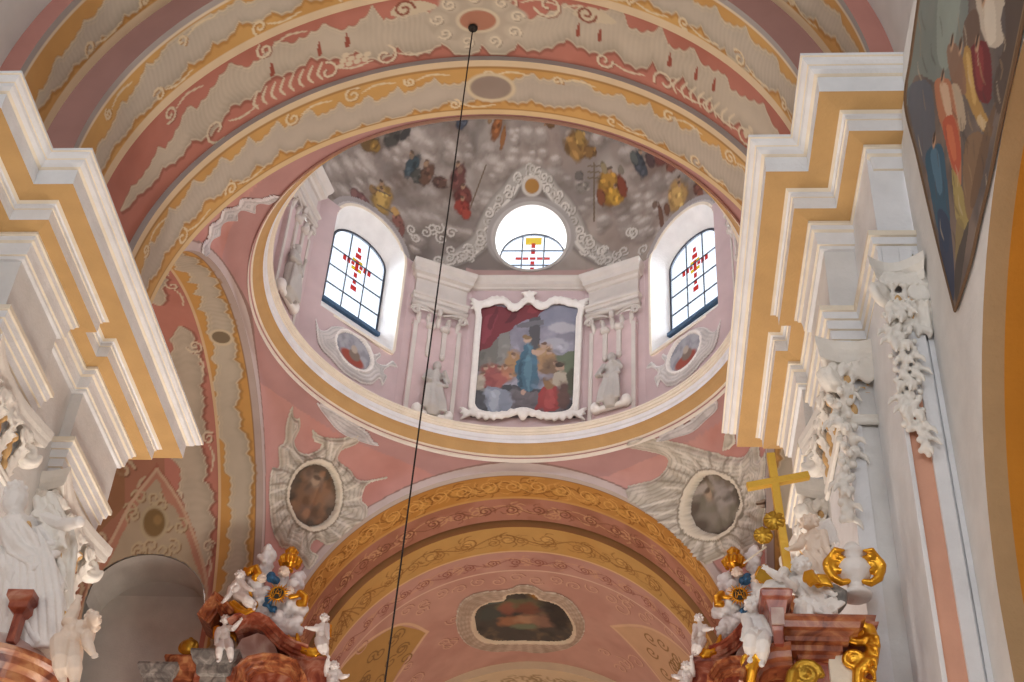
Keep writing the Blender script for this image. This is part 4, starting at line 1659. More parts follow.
def pp(pts, h, a=1., smooth=True):
    cv.poly([UD(440 + x / 4.544, 280 + y / 4.544) for x, y in pts], h, a, smooth)


def pe(x, y, rx, ry, h, rot=0, a=1., soft=.3, wob=.25):
    u, z = UD(440 + x / 4.544, 280 + y / 4.544)
    cv.ell(u, z, rx / 4.544 * K, ry / 4.544 * K * 1.25, h, rot, a, soft, wob, int(x + y))


cv.mottle('b9b4c0', .5, 81, .7)
cv.mottle('7c7a88', .4, 82, .6)
su, sv = cv.u.copy(), cv.v.copy()
cv.u = su + .05 * (noise(su * 6, sv * 6, 101, 3) - .5) * 2
cv.v = sv + .06 * (noise(su * 6, sv * 6, 102, 3) - .5) * 2
pp([(450, 100), (630, 90), (630, 240), (450, 200)], '8d92a8', .6)
pe(560, 220, 60, 25, 'c2bdc4')
pe(520, 300, 60, 30, 'b5b2bc')
pp([(500, 360), (560, 340), (630, 325), (630, 430), (500, 430)], '6b7a52', .9)
pp([(150, 340), (230, 290), (320, 230), (320, 420), (150, 420)], '7d7a70', 1, False)
pp([(262, 240), (318, 220), (318, 420), (262, 420)], '8f8c84', 1, False)
pp([(405, 175), (455, 165), (455, 330), (410, 330)], '5c5a5e', 1, False)
pp([(350, 205), (470, 180), (470, 205), (350, 225)], '77747a', 1, False)
pp([(165, 330), (175, 150), (230, 125), (300, 130), (345, 105), (390, 85), (470, 100), (480, 130), (445, 165), (400, 185), (350, 205), (320, 235), (270, 255), (225, 310), (190, 320)], '8a2430')
pp([(180, 260), (210, 170), (260, 160), (240, 230), (200, 290)], 'a03040', .8)
pp([(300, 200), (330, 140), (360, 120), (345, 180)], '6c1a26', .9)
pp([(400, 150), (430, 105), (465, 110), (440, 150)], 'a5303a', .8)
pp([(220, 200), (250, 140), (262, 140), (235, 230)], '6c1a26', .7)
pp([(130, 640), (135, 540), (200, 480), (440, 500), (620, 560), (620, 640)], '4a4c50', 1)
pp([(240, 560), (300, 510), (450, 520), (560, 600), (300, 640)], '7d7276', .8)
pe(330, 390, 34, 60, 'b98a50')
pe(480, 360, 44, 62, 'b08450')
pe(500, 400, 40, 40, '8c6c4c')
pe(460, 330, 30, 22, 'c49a60')
pe(290, 430, 40, 40, 'b8754c')
pe(225, 430, 44, 46, 'a85048')
pe(265, 460, 36, 30, 'b5584c')
pe(215, 470, 40, 22, '9c4440')
for x, y in ((205, 400), (238, 395), (270, 405), (300, 400), (190, 430), (335, 350), (500, 335), (470, 300), (530, 380), (320, 440)):
    pe(x, y, 10, 11, 'c9a182')
    pe(x, y - 7, 10, 5, '7d5a44')
pp([(395, 300), (425, 310), (440, 370), (445, 470), (425, 500), (390, 505), (350, 480), (345, 400), (370, 330)], '3f7088')
pp([(400, 310), (415, 320), (410, 480), (395, 495), (385, 400)], '5d90a2', .8)
pp([(360, 400), (375, 360), (372, 480), (355, 480)], '2d5468', .8)
pe(400, 276, 15, 17, 'd8b090')
pe(398, 266, 15, 10, '9c7848')
pp([(420, 320), (470, 318), (495, 300), (480, 330), (430, 345)], 'd0a888')
pe(378, 512, 10, 12, 'caa088')
pp([(205, 500), (260, 490), (325, 520), (320, 590), (270, 615), (215, 590)], '8f98a8')
pp([(220, 520), (270, 505), (260, 600), (230, 590)], 'b4bac6', .8)
pe(170, 470, 30, 34, 'c9b8a0')
pe(165, 560, 38, 40, '5c5c62')
pp([(460, 500), (520, 480), (550, 540), (540, 590), (470, 600), (430, 590), (445, 540)], 'b0302c')
pp([(480, 510), (515, 500), (520, 580), (480, 580)], 'c84840', .8)
pp([(470, 450), (520, 460), (520, 490), (480, 500)], '9c7040')
pe(548, 400, 18, 20, 'caa080')
pe(546, 388, 18, 12, '4a382c')
pp([(520, 430), (575, 425), (585, 470), (540, 490), (510, 470)], 'c4b49a')
pe(560, 530, 26, 60, '6c4a40')
pe(600, 470, 22, 60, '55563f')
gp = np.random.default_rng(31)
for k in range(150):
    x, y = 160 + 440 * gp.random(), 300 + 320 * gp.random()
    i_ = cv.near(*[c_ for q in [UD(440 + x / 4.544, 280 + y / 4.544)] for c_ in (q[0] - .03, q[0] + .03, q[1] - .03, q[1] + .03)])
    if len(i_):
        c_ = cv.c[i_].mean(0)
        pe(x, y, 6 + 16 * gp.random(), 4 + 10 * gp.random(), np.clip(c_ * (.55 + .95 * gp.random()), 0, .8), gp.random() * 3, .6, .7, .4)
cv.u, cv.v = su, sv
g_ = cv.c.mean(1, keepdims=True)
cv.c[:] = .78 * (cv.c * .8 + g_ * .2) + .02
co = np.stack([c0.x + tg.x * U, np.full(U.shape, c0.y - .03), V], -1).reshape(-1, 3)
link('canvas', mesh_np('canvas', co, grid_faces(*U.shape), cv.c), [M['paint']], pict)
b = BM()
top = [(x0 - .03, 21.75 + EYE), (x0 - .06, 22.05 + EYE), (-.95, 22.12 + EYE), (-.8, 22.20 + EYE), (-.55, 22.20 + EYE), (-.38, 22.02 + EYE), (-.22, 22.03 + EYE), (0.02, 22.26 + EYE), (.26, 22.05 + EYE), (.42, 22.04 + EYE), (.6, 22.22 + EYE), (.85, 22.22 + EYE), (1.02, 22.14 + EYE), (x1 + .08, 22.06 + EYE), (x1 + .05, 21.75 + EYE)]
bot = [(x1 + .03, 19.1 + EYE), (x1 - .08, 18.92 + EYE), (.8, 18.84 + EYE), (.45, 18.86 + EYE), (.05, 18.98 + EYE), (-.35, 18.86 + EYE), (-.7, 18.84 + EYE), (x0 + .1, 18.92 + EYE), (x0 - .02, 19.1 + EYE)]
loop = [tuple(p) for p in spline(top, 6)] + [tuple(p) for p in spline(bot, 6)]
loop.append(loop[0])
b.tube([Wd(u, z, .07) for u, z in loop], .055, 8)
b.tube([Wd(.04 + (u - .04) * .93, 20.4 + EYE + (z - 20.4 - EYE) * .95, .10) for u, z in loop], .03, 6)
for k, (u, z) in enumerate(loop):
    if z > 21.95 + EYE or z < 18.95 + EYE:
        b.ball(Wd(u, z + .03 * math.sin(k * 2.3), .10), (.075, .06, .06 + .03 * (k % 3)), 8)
for (u, z), sg in (((.03, 22.34 + EYE), 1), ((.05, 18.86 + EYE), 1)):
    for s in (-1, 0, 1):
        b.tube([Wd(u, z - .08, .1), Wd(u + s * .10, z + .06, .14), Wd(u + s * .17, z + .14 - abs(s) * .06, .12)], [.07, .06, .03], 7)
for s in (-1, 1):
    for zz in (22.1, 18.9):
        for k in range(3):
            b.tube([Wd(.045 + s * 1.17, zz + EYE, .1), Wd(.045 + s * (1.27 + .03 * k), zz + EYE + .1 * (k - 1), .13), Wd(.045 + s * (1.36 + .02 * k), zz + EYE + .16 * (k - 1), .1)], [.06, .05, .025], 7)
b.sculpt('picture_frame', M['stucco'], pict, .022, 2)


# ---- medallions under the two windows
def mirror_outline(pts):
    return [(-u, v) for u, v in pts]


for w_, side in ((-49.7, -1), (49.7, 1)):
    a = RV * math.cos(math.radians(17)) - .0
    cw, tw, nw = face_frame(math.radians(51 * side), a)
    Ww = lambda u, z, h=0., cw=cw, tw=tw, nw=nw: cw + tw * u - nw * h + Vector((0, 0, z))
    if side < 0:
        raw = [(35, 110), (62, 195), (100, 205), (150, 178), (230, 185), (300, 230), (350, 250), (405, 295), (430, 368), (472, 355), (482, 390), (452, 422), (505, 440), (560, 412), (598, 465), (545, 458), (502, 492), (525, 525), (490, 592), (470, 545), (420, 580), (350, 575), (300, 548), (250, 520), (195, 470), (140, 405), (70, 335), (42, 250)]
        out = []
        for x, y in raw:
            p = on_plane(310 + x / 6.82, 300 + y / 6.82, cw, nw)
            out.append(((p - cw).dot(tw), p.z))
        p = on_plane(310 + 290 / 6.82, 300 + 352 / 6.82, cw, nw)
        cen = ((p - cw).dot(tw), p.z)
        out_l, cen_l = out, cen
    else:
        out, cen = mirror_outline(out_l), (-cen_l[0], cen_l[1])
    t = thing('drum_cartouche', Ww(cen[0], cen[1]), 'small white shell-framed oval picture under the drum window %s of the central painting' % ('left' if side < 0 else 'right'), 'cartouche', 'shell frames under the drum windows')

    def pf(cv, h, cen=cen):
        q = np.hypot((cv.u - cen[0]) / .50, (cv.v - cen[1]) / .42)
        shell_paint('e4dfd8', 'a19c98', 3)(cv, h)
        cv.fill(np.abs(q - 1.06) < .08, 'ece6de')
        return np.where(q < 1, .012, h + .03 * np.exp(-((q - 1.08) / .09) ** 2))
    relief('cartouche_frame', out, Ww, 'cfc8c2', pf, .05, t, .02, .08, .008)
    ov = [(cen[0] + .50 * math.cos(k), cen[1] + .42 * math.sin(k)) for k in np.linspace(0, 2 * PI, 24, endpoint=False)]

    def po(cv, h, cen=cen):
        cv.mottle('77767c', .2, 85, .6)
        cv.ell(cen[0], cen[1] - .2, .34, .16, '9a4a3a', .1 * side)
        cv.ell(cen[0] + .05, cen[1] - .08, .16, .14, '7d6c60')
        cv.ell(cen[0] + .02, cen[1] + .06, .09, .1, 'b0a090')
    relief('picture', ov, lambda u, z, h: Ww(u, z, h + .02), 'a3a2a6', po, 0, t, .025)


# ---- grey painted saints in relief on the drum pilasters
def draped(b, foot, head, lean, w, out, n=9, arm=None):
    """a robed standing figure: foot and head points, out = direction off the wall"""
    foot, head = Vector(foot), Vector(head)
    ax = head - foot
    side = ax.cross(out).normalized()
    H = ax.length
    P = lambda f, s=0., o=0.: foot + ax * f + side * s * H + out * o * H
    b.ball(P(.93), (.075 * H, .08 * H, .095 * H), 12)
    b.tube([P(.84), P(.9)], .045 * H, 8)
    b.tube([P(.02), P(.25, lean * .3), P(.45, lean), P(.6, lean * .6), P(.72), P(.82)], [.19 * H * w, .17 * H * w, .15 * H * w, .125 * H * w, .15 * H * w, .07 * H], 12, flat=.7)
    for k in range(n):
        s = (k / (n - 1) - .5)
        j = .03 * math.sin(k * 2.7)
        b.tube([P(0, s * .36 * w, .11), P(.2 + j, s * .32 * w + lean * .4, .12), P(.42, s * .24 * w + lean, .11), P(.56, s * .18 * w + lean * .5 + j, .09)], [.028 * H, .024 * H, .02 * H, .012 * H], 6)
    b.tube([P(.55, -.17, .05), P(.46, 0, .13), P(.52, .18, .08), P(.66, .13, .06)], [.03 * H, .04 * H, .035 * H, .03 * H], 8)
    for s in (-1, 1):
        e = (arm or {}).get(s, (.55, .21, .08, .6, .05, .15))
        b.tube([P(.78, s * .12, .02), P(e[0], s * e[1], e[2]), P(e[3], s * e[4], e[5])], [.05 * H, .045 * H, .028 * H], 8)
        b.ball(P(e[3], s * e[4], e[5]), .034 * H, 8)
    return P


SAINT = {-25: ('grey robed figure standing on the drum pilaster to the left of the central painting', [(432, 414), (438, 358)]),
         25: ('grey robed figure standing on the drum pilaster to the right of the central painting', [(611, 405), (611, 348)]),
         -79: ('grey robed figure on the drum pilaster at the far left behind the ring', [(287, 297), (297, 242)])}
for pdeg, (lab, pts) in SAINT.items():
    a = RV * math.cos(math.radians(9 if abs(pdeg) == 25 else 11)) - .16
    cs, ts, ns = face_frame(math.radians(pdeg), a)
    f_, h_ = (on_plane(*p, cs, ns) for p in pts)
    f_.z = max(f_.z, ZD + .12)
    t = thing('saint_relief', f_, lab, 'statue', 'grey saints on the drum pilasters')
    b = BM()
    draped(b, f_ + Vector((0, 0, .06)), f_ + Vector((0, 0, 1.42)), .04 * (1 if pdeg > 0 else -1), 1.05, -ns, arm={1: (.62, .2, .06, .75, .1, .14), -1: (.55, .22, .08, .5, .12, .17)})
    b.sculpt('body', M['greystucco'], t, .02, 1)
    b = BM()
    b.tube([f_ - ts * .34 + Vector((0, 0, -.04)), f_ + ts * .34 + Vector((0, 0, -.04))], .08, 8)
    for s in (-1, 1):
        b.ball(f_ + ts * s * .36 + Vector((0, 0, .02)), (.13, .13, .16), 10)
    b.sculpt('plinth', M['stucco'], t, .025, 1)


# ---- pendentive cartouches
def pend_frame(px, py):
    loc, nrm, _, _ = PEND_BVH.ray_cast(CO, ray(px, py))
    if nrm.dot(CO - loc) < 0:
        nrm = -nrm
    up = (Vector((0, 0, 1)) - nrm * nrm.z).normalized()
    return loc, up.cross(nrm).normalized(), up, nrm


def pend_place(fr):
    loc, r, u, n = fr

    def place(a, b_, h):
        p = loc + r * a + u * b_ + n * 1.2
        hit = PEND_BVH.ray_cast(p, -n)
        q = hit[0] if hit[0] is not None else p - n * 1.2
        return tuple(q + n * h)
    return place


def pend_local(fr, px, py):
    p = on_plane(px, py, fr[0], fr[3])
    return ((p - fr[0]).dot(fr[1]), (p - fr[0]).dot(fr[2]))


CART = [(80, 35), (97, 75), (116, 78), (124, 110), (112, 150), (132, 182), (165, 188), (196, 166), (172, 150), (162, 112), (200, 135), (262, 138), (308, 112), (312, 158), (268, 182), (262, 210), (300, 240), (332, 275), (404, 264), (404, 274), (352, 292), (334, 340), (346, 362), (326, 420), (282, 440), (256, 472), (214, 488), (188, 470), (168, 500), (186, 522), (150, 568), (128, 530), (90, 500), (60, 490), (35, 420), (28, 370), (22, 320), (30, 240), (60, 232), (52, 172), (74, 150), (70, 100)]
CARTR = [(340, 50), (358, 85), (350, 130), (318, 150), (290, 135), (262, 115), (235, 95), (190, 60), (165, 75), (158, 105), (205, 150), (210, 185), (195, 235), (170, 250), (130, 265), (85, 235), (40, 262), (90, 260), (130, 295), (165, 300), (105, 295), (125, 340), (108, 375), (150, 420), (165, 470), (205, 495), (245, 490), (305, 520), (275, 590), (340, 625), (390, 560), (420, 600), (470, 560), (490, 480), (470, 440), (492, 360), (465, 300), (480, 220), (470, 150), (440, 180), (430, 90), (400, 130), (375, 170), (345, 170), (320, 150)]
frL, frR = pend_frame(260 + 180 / 3.41, 400 + 325 / 3.41), pend_frame(640 + 328 / 4.2625, 420 + 358 / 4.2625)
SPEC = (('left', frL, [pend_local(frL, 260 + x / 3.41, 400 + y / 3.41) for x, y in CART], (.56, .66, .25), ('6a5a4c', '8a6a50', '7d6656', '9a7458')),
        ('right', frR, [pend_local(frR, 640 + x / 4.2625, 420 + y / 4.2625) for x, y in CARTR], (.55, .64, -.15), ('665c50', '8d8478', '7b7464', 'a39a92')))
for side, fr, out, (rx, ry, tilt), cols in SPEC:
    t = thing('pendentive_cartouche', fr[0], 'flame-edged grey shell frame round a dark oval picture, %s of the far arch' % side, 'cartouche', 'shell cartouches on the vault corners')
    pl = pend_place(fr)
    ct, st_ = math.cos(tilt), math.sin(tilt)

    def pf(cv, h):
        q = np.hypot((cv.u * ct + cv.v * st_) / rx, (-cv.u * st_ + cv.v * ct) / ry)
        ang = np.arctan2(cv.v, cv.u)
        shell_paint('e0d8c8', '8f8675', 5)(cv, h)
        cv.fill(cv.ins, '90866f', .30 * (.5 + .5 * np.sin(ang * 26 + 6 * q)))
        cv.fill(np.abs(q - 1.07) < .07, 'e2d8c4')
        cv.fill(np.abs(q - 1.17) < .03, '857a68', .8)
        for k in range(44):
            a_ = k * 2 * PI / 44
            L_ = 1.75 + .5 * math.sin(k * 2.3)
            pts = [(rx * f * math.cos(a_ + .22 * (f - 1.2)), ry * f * math.sin(a_ + .22 * (f - 1.2))) for f in np.linspace(1.22, L_, 6)]
            cv.stroke(pts, .03, 'ece5d8' if k % 2 else '8a8070', .65, .6, smooth=False)
        return np.where(q < 1, .01, h + .03 * np.exp(-((q - 1.1) / .1) ** 2) + .02 * np.sin(ang * 22) * sstep(cv.d / .2) * (q > 1.2))
    out = [(u_ * 1.05, v_ * 1.05) for u_, v_ in out]
    relief('cartouche_frame', out, pl, 'd8d0c2', pf, .13, t, .022, .16, .012)
    ov = [(rx * math.cos(k) * ct - ry * math.sin(k) * st_, rx * math.cos(k) * st_ + ry * math.sin(k) * ct) for k in np.linspace(0, 2 * PI, 28, endpoint=False)]

    def po(cv, h):
        cv.mottle(cols[0], .3, 91, .8)
        cv.ell(-.1, -.1, .3, .4, cols[1], .2, .8, .6, .4, 5)
        cv.ell(.2, .05, .22, .35, cols[3], -.2, .8, .6, .4, 6)
        cv.ell(-.05, .3, .16, .17, 'a08c78', 0, .8, .5, .3, 7)
        cv.ell(.05, -.35, .34, .16, cols[2], .2, .9, .6, .3, 8)
        gg = np.random.default_rng(3 if side == 'left' else 4)
        for k in range(26):
            x, y = (gg.random() - .5) * 1.0, (gg.random() - .5) * 1.1
            cv.ell(x, y, .06 + .1 * gg.random(), .04 + .09 * gg.random(), hx(cols[k % 4]) * (.5 + 1.0 * gg.random()), gg.random() * 3, .7, .7, .4, int(gg.integers(200)))
        cv.ell(-.06, .3, .09, .10, 'b09880', 0, .9, .4)
        cv.ell(-.06, .37, .09, .05, '4a3c32', 0, .8, .5)
    relief('picture', ov, lambda u, v, h: pl(u, v, h + .012), '5f5347', po, 0, t, .025)

for lab, ptsl in (('small pale shell spray on the pink vault just under the ring, left of the rope', [(316, 402), (326, 404), (338, 411), (352, 420), (368, 431), (372, 438), (380, 445), (366, 443), (350, 437), (338, 430), (328, 420)]),
                  ('small pale shell spray on the pink vault just under the ring, beside the right cornice', [(655, 440), (664, 432), (678, 426), (692, 418), (704, 406), (716, 399), (718, 408), (706, 420), (694, 430), (678, 436), (664, 440)]),
                  ('long pale leaf spray on the pink vault under the near arch, upper left', [(187, 246), (193, 234), (203, 231), (207, 221), (218, 218), (222, 208), (235, 205), (240, 196), (254, 192), (262, 184), (268, 182), (260, 194), (252, 198), (250, 208), (238, 209), (236, 219), (222, 222), (218, 233), (206, 236), (202, 244), (193, 244)])):
    cx, cy = np.mean(ptsl, 0)
    fr = pend_frame(cx, cy)
    t = tag(relief('shell_spray', [pend_local(fr, *p) for p in ptsl], pend_place(fr), 'd6d3d3', shell_paint('ecebec', '9a9698', 9), .07, None, .02, .06, .012), lab, 'ornament', 'shell sprays under the ring')

# ---- painted medallion on the chancel vault
xc = lambda v: -.055


def vault_place(u, v, h):
    r = RF - .09
    return (u, v, ZS + .06 + math.sqrt(r * r - (u - xc(v)) ** 2) - h - .004)


def vault_local(px, py):
    P = on_plane(px, py, Vector((0, 0, ZS + .06 + RF - .12)), Vector((0, 0, 1)))
    for _ in range(3):
        z = ZS + .06 + math.sqrt((RF - .09) ** 2 - (P.x - xc(P.y)) ** 2)
        P = on_plane(px, py, Vector((0, 0, z)), Vector((0, 0, 1)))
    return (P.x, P.y)


MO = [vault_local(430 + x / 3.072, 460 + y / 3.072) for x, y in [(78, 490), (90, 440), (130, 410), (180, 400), (235, 396), (275, 380), (320, 385), (350, 400), (400, 410), (445, 440), (478, 500), (465, 550), (420, 580), (340, 592), (270, 585), (190, 588), (120, 570), (85, 530)]]
MI = [vault_local(430 + x / 3.072, 460 + y / 3.072) for x, y in [(136, 495), (145, 455), (185, 432), (228, 426), (240, 408), (310, 405), (340, 424), (390, 438), (425, 475), (440, 512), (430, 545), (390, 556), (300, 554), (200, 554), (152, 535)]]
mc = np.mean(MI, 0)
t = thing('vault_medallion', vault_place(mc[0], mc[1], 0), 'dark oblong picture in a pale shell frame at the middle of the chancel vault', 'painting')


def pm(cv, h):
    shell_paint('d8cbb8', '93816a', 11)(cv, h)
    q = spline(MI, 5, True)
    d, _ = seg_dist(cv.u, cv.v, np.vstack([q, q[:1]]))
    cv.fill(d < .07, 'd9c8ac')
    n = np.arctan2(cv.v - mc[1], cv.u - mc[0])
    cv.fill(cv.ins & (d > .09), '8d7a64', .4 * (.5 + .5 * np.sin(n * 40)))
    return np.where(inside(cv.u, cv.v, q), .005, h)


relief('medallion_frame', MO, vault_place, 'bda995', pm, .06, t, .03, .12, .01)


def pq(cv, h):
    cv.mottle('3c3a34', .5, 95, .8)
    cv.mottle('7d6a50', .35, 96, .5, .55, .7)
    for x, y, rx, ry, c in ((-.8, .2, .3, .4, '4a5048'), (-.3, -.3, .35, .25, 'a07050'), (.1, -.25, .3, .25, 'b08c6c'), (.45, -.3, .28, .3, '8d6c58'), (-.1, .5, .5, .25, '6b6a4c'), (.85, .1, .25, .7, '2e2c28'), (-.75, .85, .3, .2, '5d7068'), (.5, .95, .3, .18, 'b07a2c'), (.1, .3, .3, .3, '7a4c3a'), (-.4, .3, .2, .3, '8d5a48'), (0, -.6, .3, .15, '6f7a60')):
        cv.ell(mc[0] + x, mc[1] - y, rx, ry, c, 0, .85, .6, .4, int(100 + x * 50))
    return None


relief('picture', MI, lambda u, v, h: vault_place(u, v, h + .006), '4d4840', pq, 0, t, .03)


# ================================================================== STUCCO CAPITALS ON THE PIERS
def spiral(c, e1, e2, r, turns, n=22, cw=1, inner=.16):
    return [c + e1 * (r * (1 - (1 - inner) * k / (n - 1)) * math.cos(cw * turns * 2 * PI * k / (n - 1))) + e2 * (r * (1 - (1 - inner) * k / (n - 1)) * math.sin(cw * turns * 2 * PI * k / (n - 1))) for k in range(n)]


def leaf(b, base, up, out, side, L, W, curl=.35, lobes=3):
    """an acanthus leaf: midrib and side lobes that bend outwards at the tip"""
    def P(f, s=0.):
        o = curl * L * (f ** 2.2)
        dz = L * f - curl * L * .55 * max(0, f - .8) * 5 * .5
        return base + up * dz + out * o + side * s
    b.tube([P(0), P(.35), P(.7), P(.92), P(1.0) + out * .05 * L - up * .12 * L], [W * .55, W * .62, W * .5, W * .36, W * .2], 8, flat=.55)
    for k in range(lobes):
        f = .15 + .62 * k / max(1, lobes - 1)
        for s in (-1, 1):
            w = W * (1. - .35 * f)
            b.tube([P(f, s * w * .3), P(f + .12, s * w * .85), P(f + .22, s * w * 1.15) + out * .03 * L], [W * .34, W * .28, W * .12], 6, flat=.6)


def capital(sx, y0, y1, camera_face, label, festoon, zt):
    """compound capital on the block of the pier between y0 and y1 (nave face at x 4.34) with concave abacus"""
    X = 4.34
    nx = Vector((-sx, 0, 0))                  # off the nave face
    ny = Vector((0, -1, 0))                   # off the face turned to the camera
    up = Vector((0, 0, 1))
    c1, c2 = Vector((sx * X, y0, zt)), Vector((sx * X, y1, zt))
    c0 = Vector((sx * (X + .52), y0, zt))
    t = thing('pilaster_capital', (sx * (X + .1), (y0 + y1) / 2, zt - .6), label, 'capital', 'stucco capitals on the near piers')
    h1 = (nx + ny).normalized()
    h2 = (nx - ny).normalized()
    b = BM()

    def concave(a, ha, c, hc, face, depth):
        pa, pc_ = a + ha * .27, c + hc * .27
        return [pa.lerp(pc_, k / 10) - face * depth * math.sin(PI * k / 10) for k in range(11)]
    lv = [(0, .0), (.05, .035), (.09, .04), (.14, .09), (.20, .10), (.235, .10)]
    rings = []
    for dz, g in lv:
        path = concave(c2, h2 * (1 + g * 2), c1, h1 * (1 + g * 2), nx * 1., .17 - g * .2)
        path2 = concave(c1, h1 * (1 + g * 2), c0, ny * (1 + g), ny * 1., .15 - g * .2)
        ring = path + path2[1:] + [c0 - ny * .1, c2 - nx * .3 + Vector((0, .0, 0))]
        rings.append([p + up * (dz - .235 + .0) for p in ring])
    n = len(rings[0])
    v = [tuple(p) for r in rings for p in r]
    f = [tuple(range(n))[::-1]] + [(r * n + i, r * n + (i + 1) % n, r * n + n + (i + 1) % n, r * n + n + i) for r in range(len(rings) - 1) for i in range(n)] + [tuple(range((len(rings) - 1) * n, len(rings) * n))]
    b.add(v, f)
    b.obj('abacus', M['stucco'], t)
    # volutes under the horns
    b = BM()
    for c, h in ((c1, h1), (c2, h2)):
        cc = c + h * .10 - up * .40
        b.tube(spiral(cc, h, up, .15, 1.7, cw=-1), .045, 7)
        b.tube([cc + up * .15, cc + up * .14 - h * .1, cc + up * .02 - h * .22, cc - up * .15 - h * .25], [.05, .055, .05, .03], 7)
        b.ball(cc, .07, 8)
        for s in (-1, 1):
            w = Vector((h.y, -h.x, 0)) * s
            b.tube(spiral(cc + w * .06, h, up, .14, 1.5, cw=-1), .035, 6)
    cc = c0 + ny * .10 - up * .40
    sd = Vector((sx, 0, 0))
    b.tube(spiral(cc - sd * .06, sd, up, .12, 1.6, cw=-1), .04, 7)
    b.sculpt('volute', M['stucco'], t, .016, 1)
    # leaves, shells and flowers of the bell
    b = BM()
    L = .86
    mids = [(c1.lerp(c2, q) + nx * .01 - up * L, nx, Vector((0, 1, 0))) for q in (.08, .36, .64, .92)]
    if camera_face:
        mids += [(c1.lerp(c0, q) + ny * .01 - up * L, ny, sd) for q in (.06, .97)]
    for k, (p, o, s) in enumerate(mids):
        leaf(b, p, up, o, s, .42 + .06 * (k % 2), .10, .30, 4)
        leaf(b, p + up * .26 + s * .07, up, o, s, .38, .09, .36, 3)
        b.ball(p + up * (.54 + .05 * (k % 2)) + o * .1, (.065, .065, .06), 8)
        b.tube(spiral(p + up * .5 + o * .11 - s * .1, s, up, .10, 1.3, cw=1 if k % 2 else -1), .026, 6)
    faces = [(c1, c2, nx)] + ([(c1, c0, ny)] if camera_face else [])
    for a, c, o in faces:
        s = (c - a).normalized()
        m = a.lerp(c, .5) - up * .3 + o * .06
        for k in range(-3, 4):
            b.tube([m - up * .14, m + s * .06 * k + up * (.10 - .012 * k * k) + o * .05], [.03, .035], 6)
        for g in range(2):
            q = [a.lerp(c, f) - up * (L - .02 + .07 * g) + o * .025 for f in (0, .5, 1)]
            b.tube(q, .028, 6)
    b.sculpt('acanthus_leaves', M['stucco'], t, .017, 1)
    b = BM()  # ochre balls colour the hollows between the leaves as warm shade
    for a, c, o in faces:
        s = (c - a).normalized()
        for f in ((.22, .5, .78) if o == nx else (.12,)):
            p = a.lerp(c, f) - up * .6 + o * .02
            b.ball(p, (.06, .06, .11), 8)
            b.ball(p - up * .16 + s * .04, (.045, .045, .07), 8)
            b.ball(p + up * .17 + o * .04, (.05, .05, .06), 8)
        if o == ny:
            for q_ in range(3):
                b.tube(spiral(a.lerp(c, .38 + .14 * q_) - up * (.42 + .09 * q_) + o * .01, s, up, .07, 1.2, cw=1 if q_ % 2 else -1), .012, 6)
    b.sculpt('hollow_shade', M['hollowshade'], t, .022, 1)
    if festoon:
        b = BM()
        k = 0
        p = c1 + h1 * .07 - up * .55
        while k < 44:
            a_ = k * 2.4
            z = .034 * k
            w = .10 * (1 - k / 60)
            q = p - up * z + Vector((math.cos(a_) * w, math.sin(a_) * w, 0)) + sd * (.05 * math.sin(z * 3))
            b.ball(q, (.042 + .02 * (k % 3 == 0),) * 3, 7)
            if k % 3 == 0:
                b.tube([q, q + Vector((math.cos(a_) * .1, math.sin(a_) * .1, -.05)), q + Vector((math.cos(a_) * .13, math.sin(a_) * .13, -.12))], [.03, .03, .012], 6)
            k += 1
        b.sculpt('festoon', M['stucco'], t, .014, 1)
    return t


ZT = HZ - 2.19
capital(-1, 11.17, 12.45, True, 'stucco capital with leaves and scrolls at the left edge, under the front architrave', False, ZT)
capital(-1, 13.55, 14.88, True, 'stucco capital on the left pier, above the white drapery and raised cherub arm', False, ZT)
capital(1, 11.17, 12.45, True, 'stucco capital with hanging leaf garland on the right pier, above the broad white shaft', True, ZT)
capital(1, 13.55, 14.88, True, 'stucco capital on the far side of the right pier, behind the gilt cross', False, ZT)


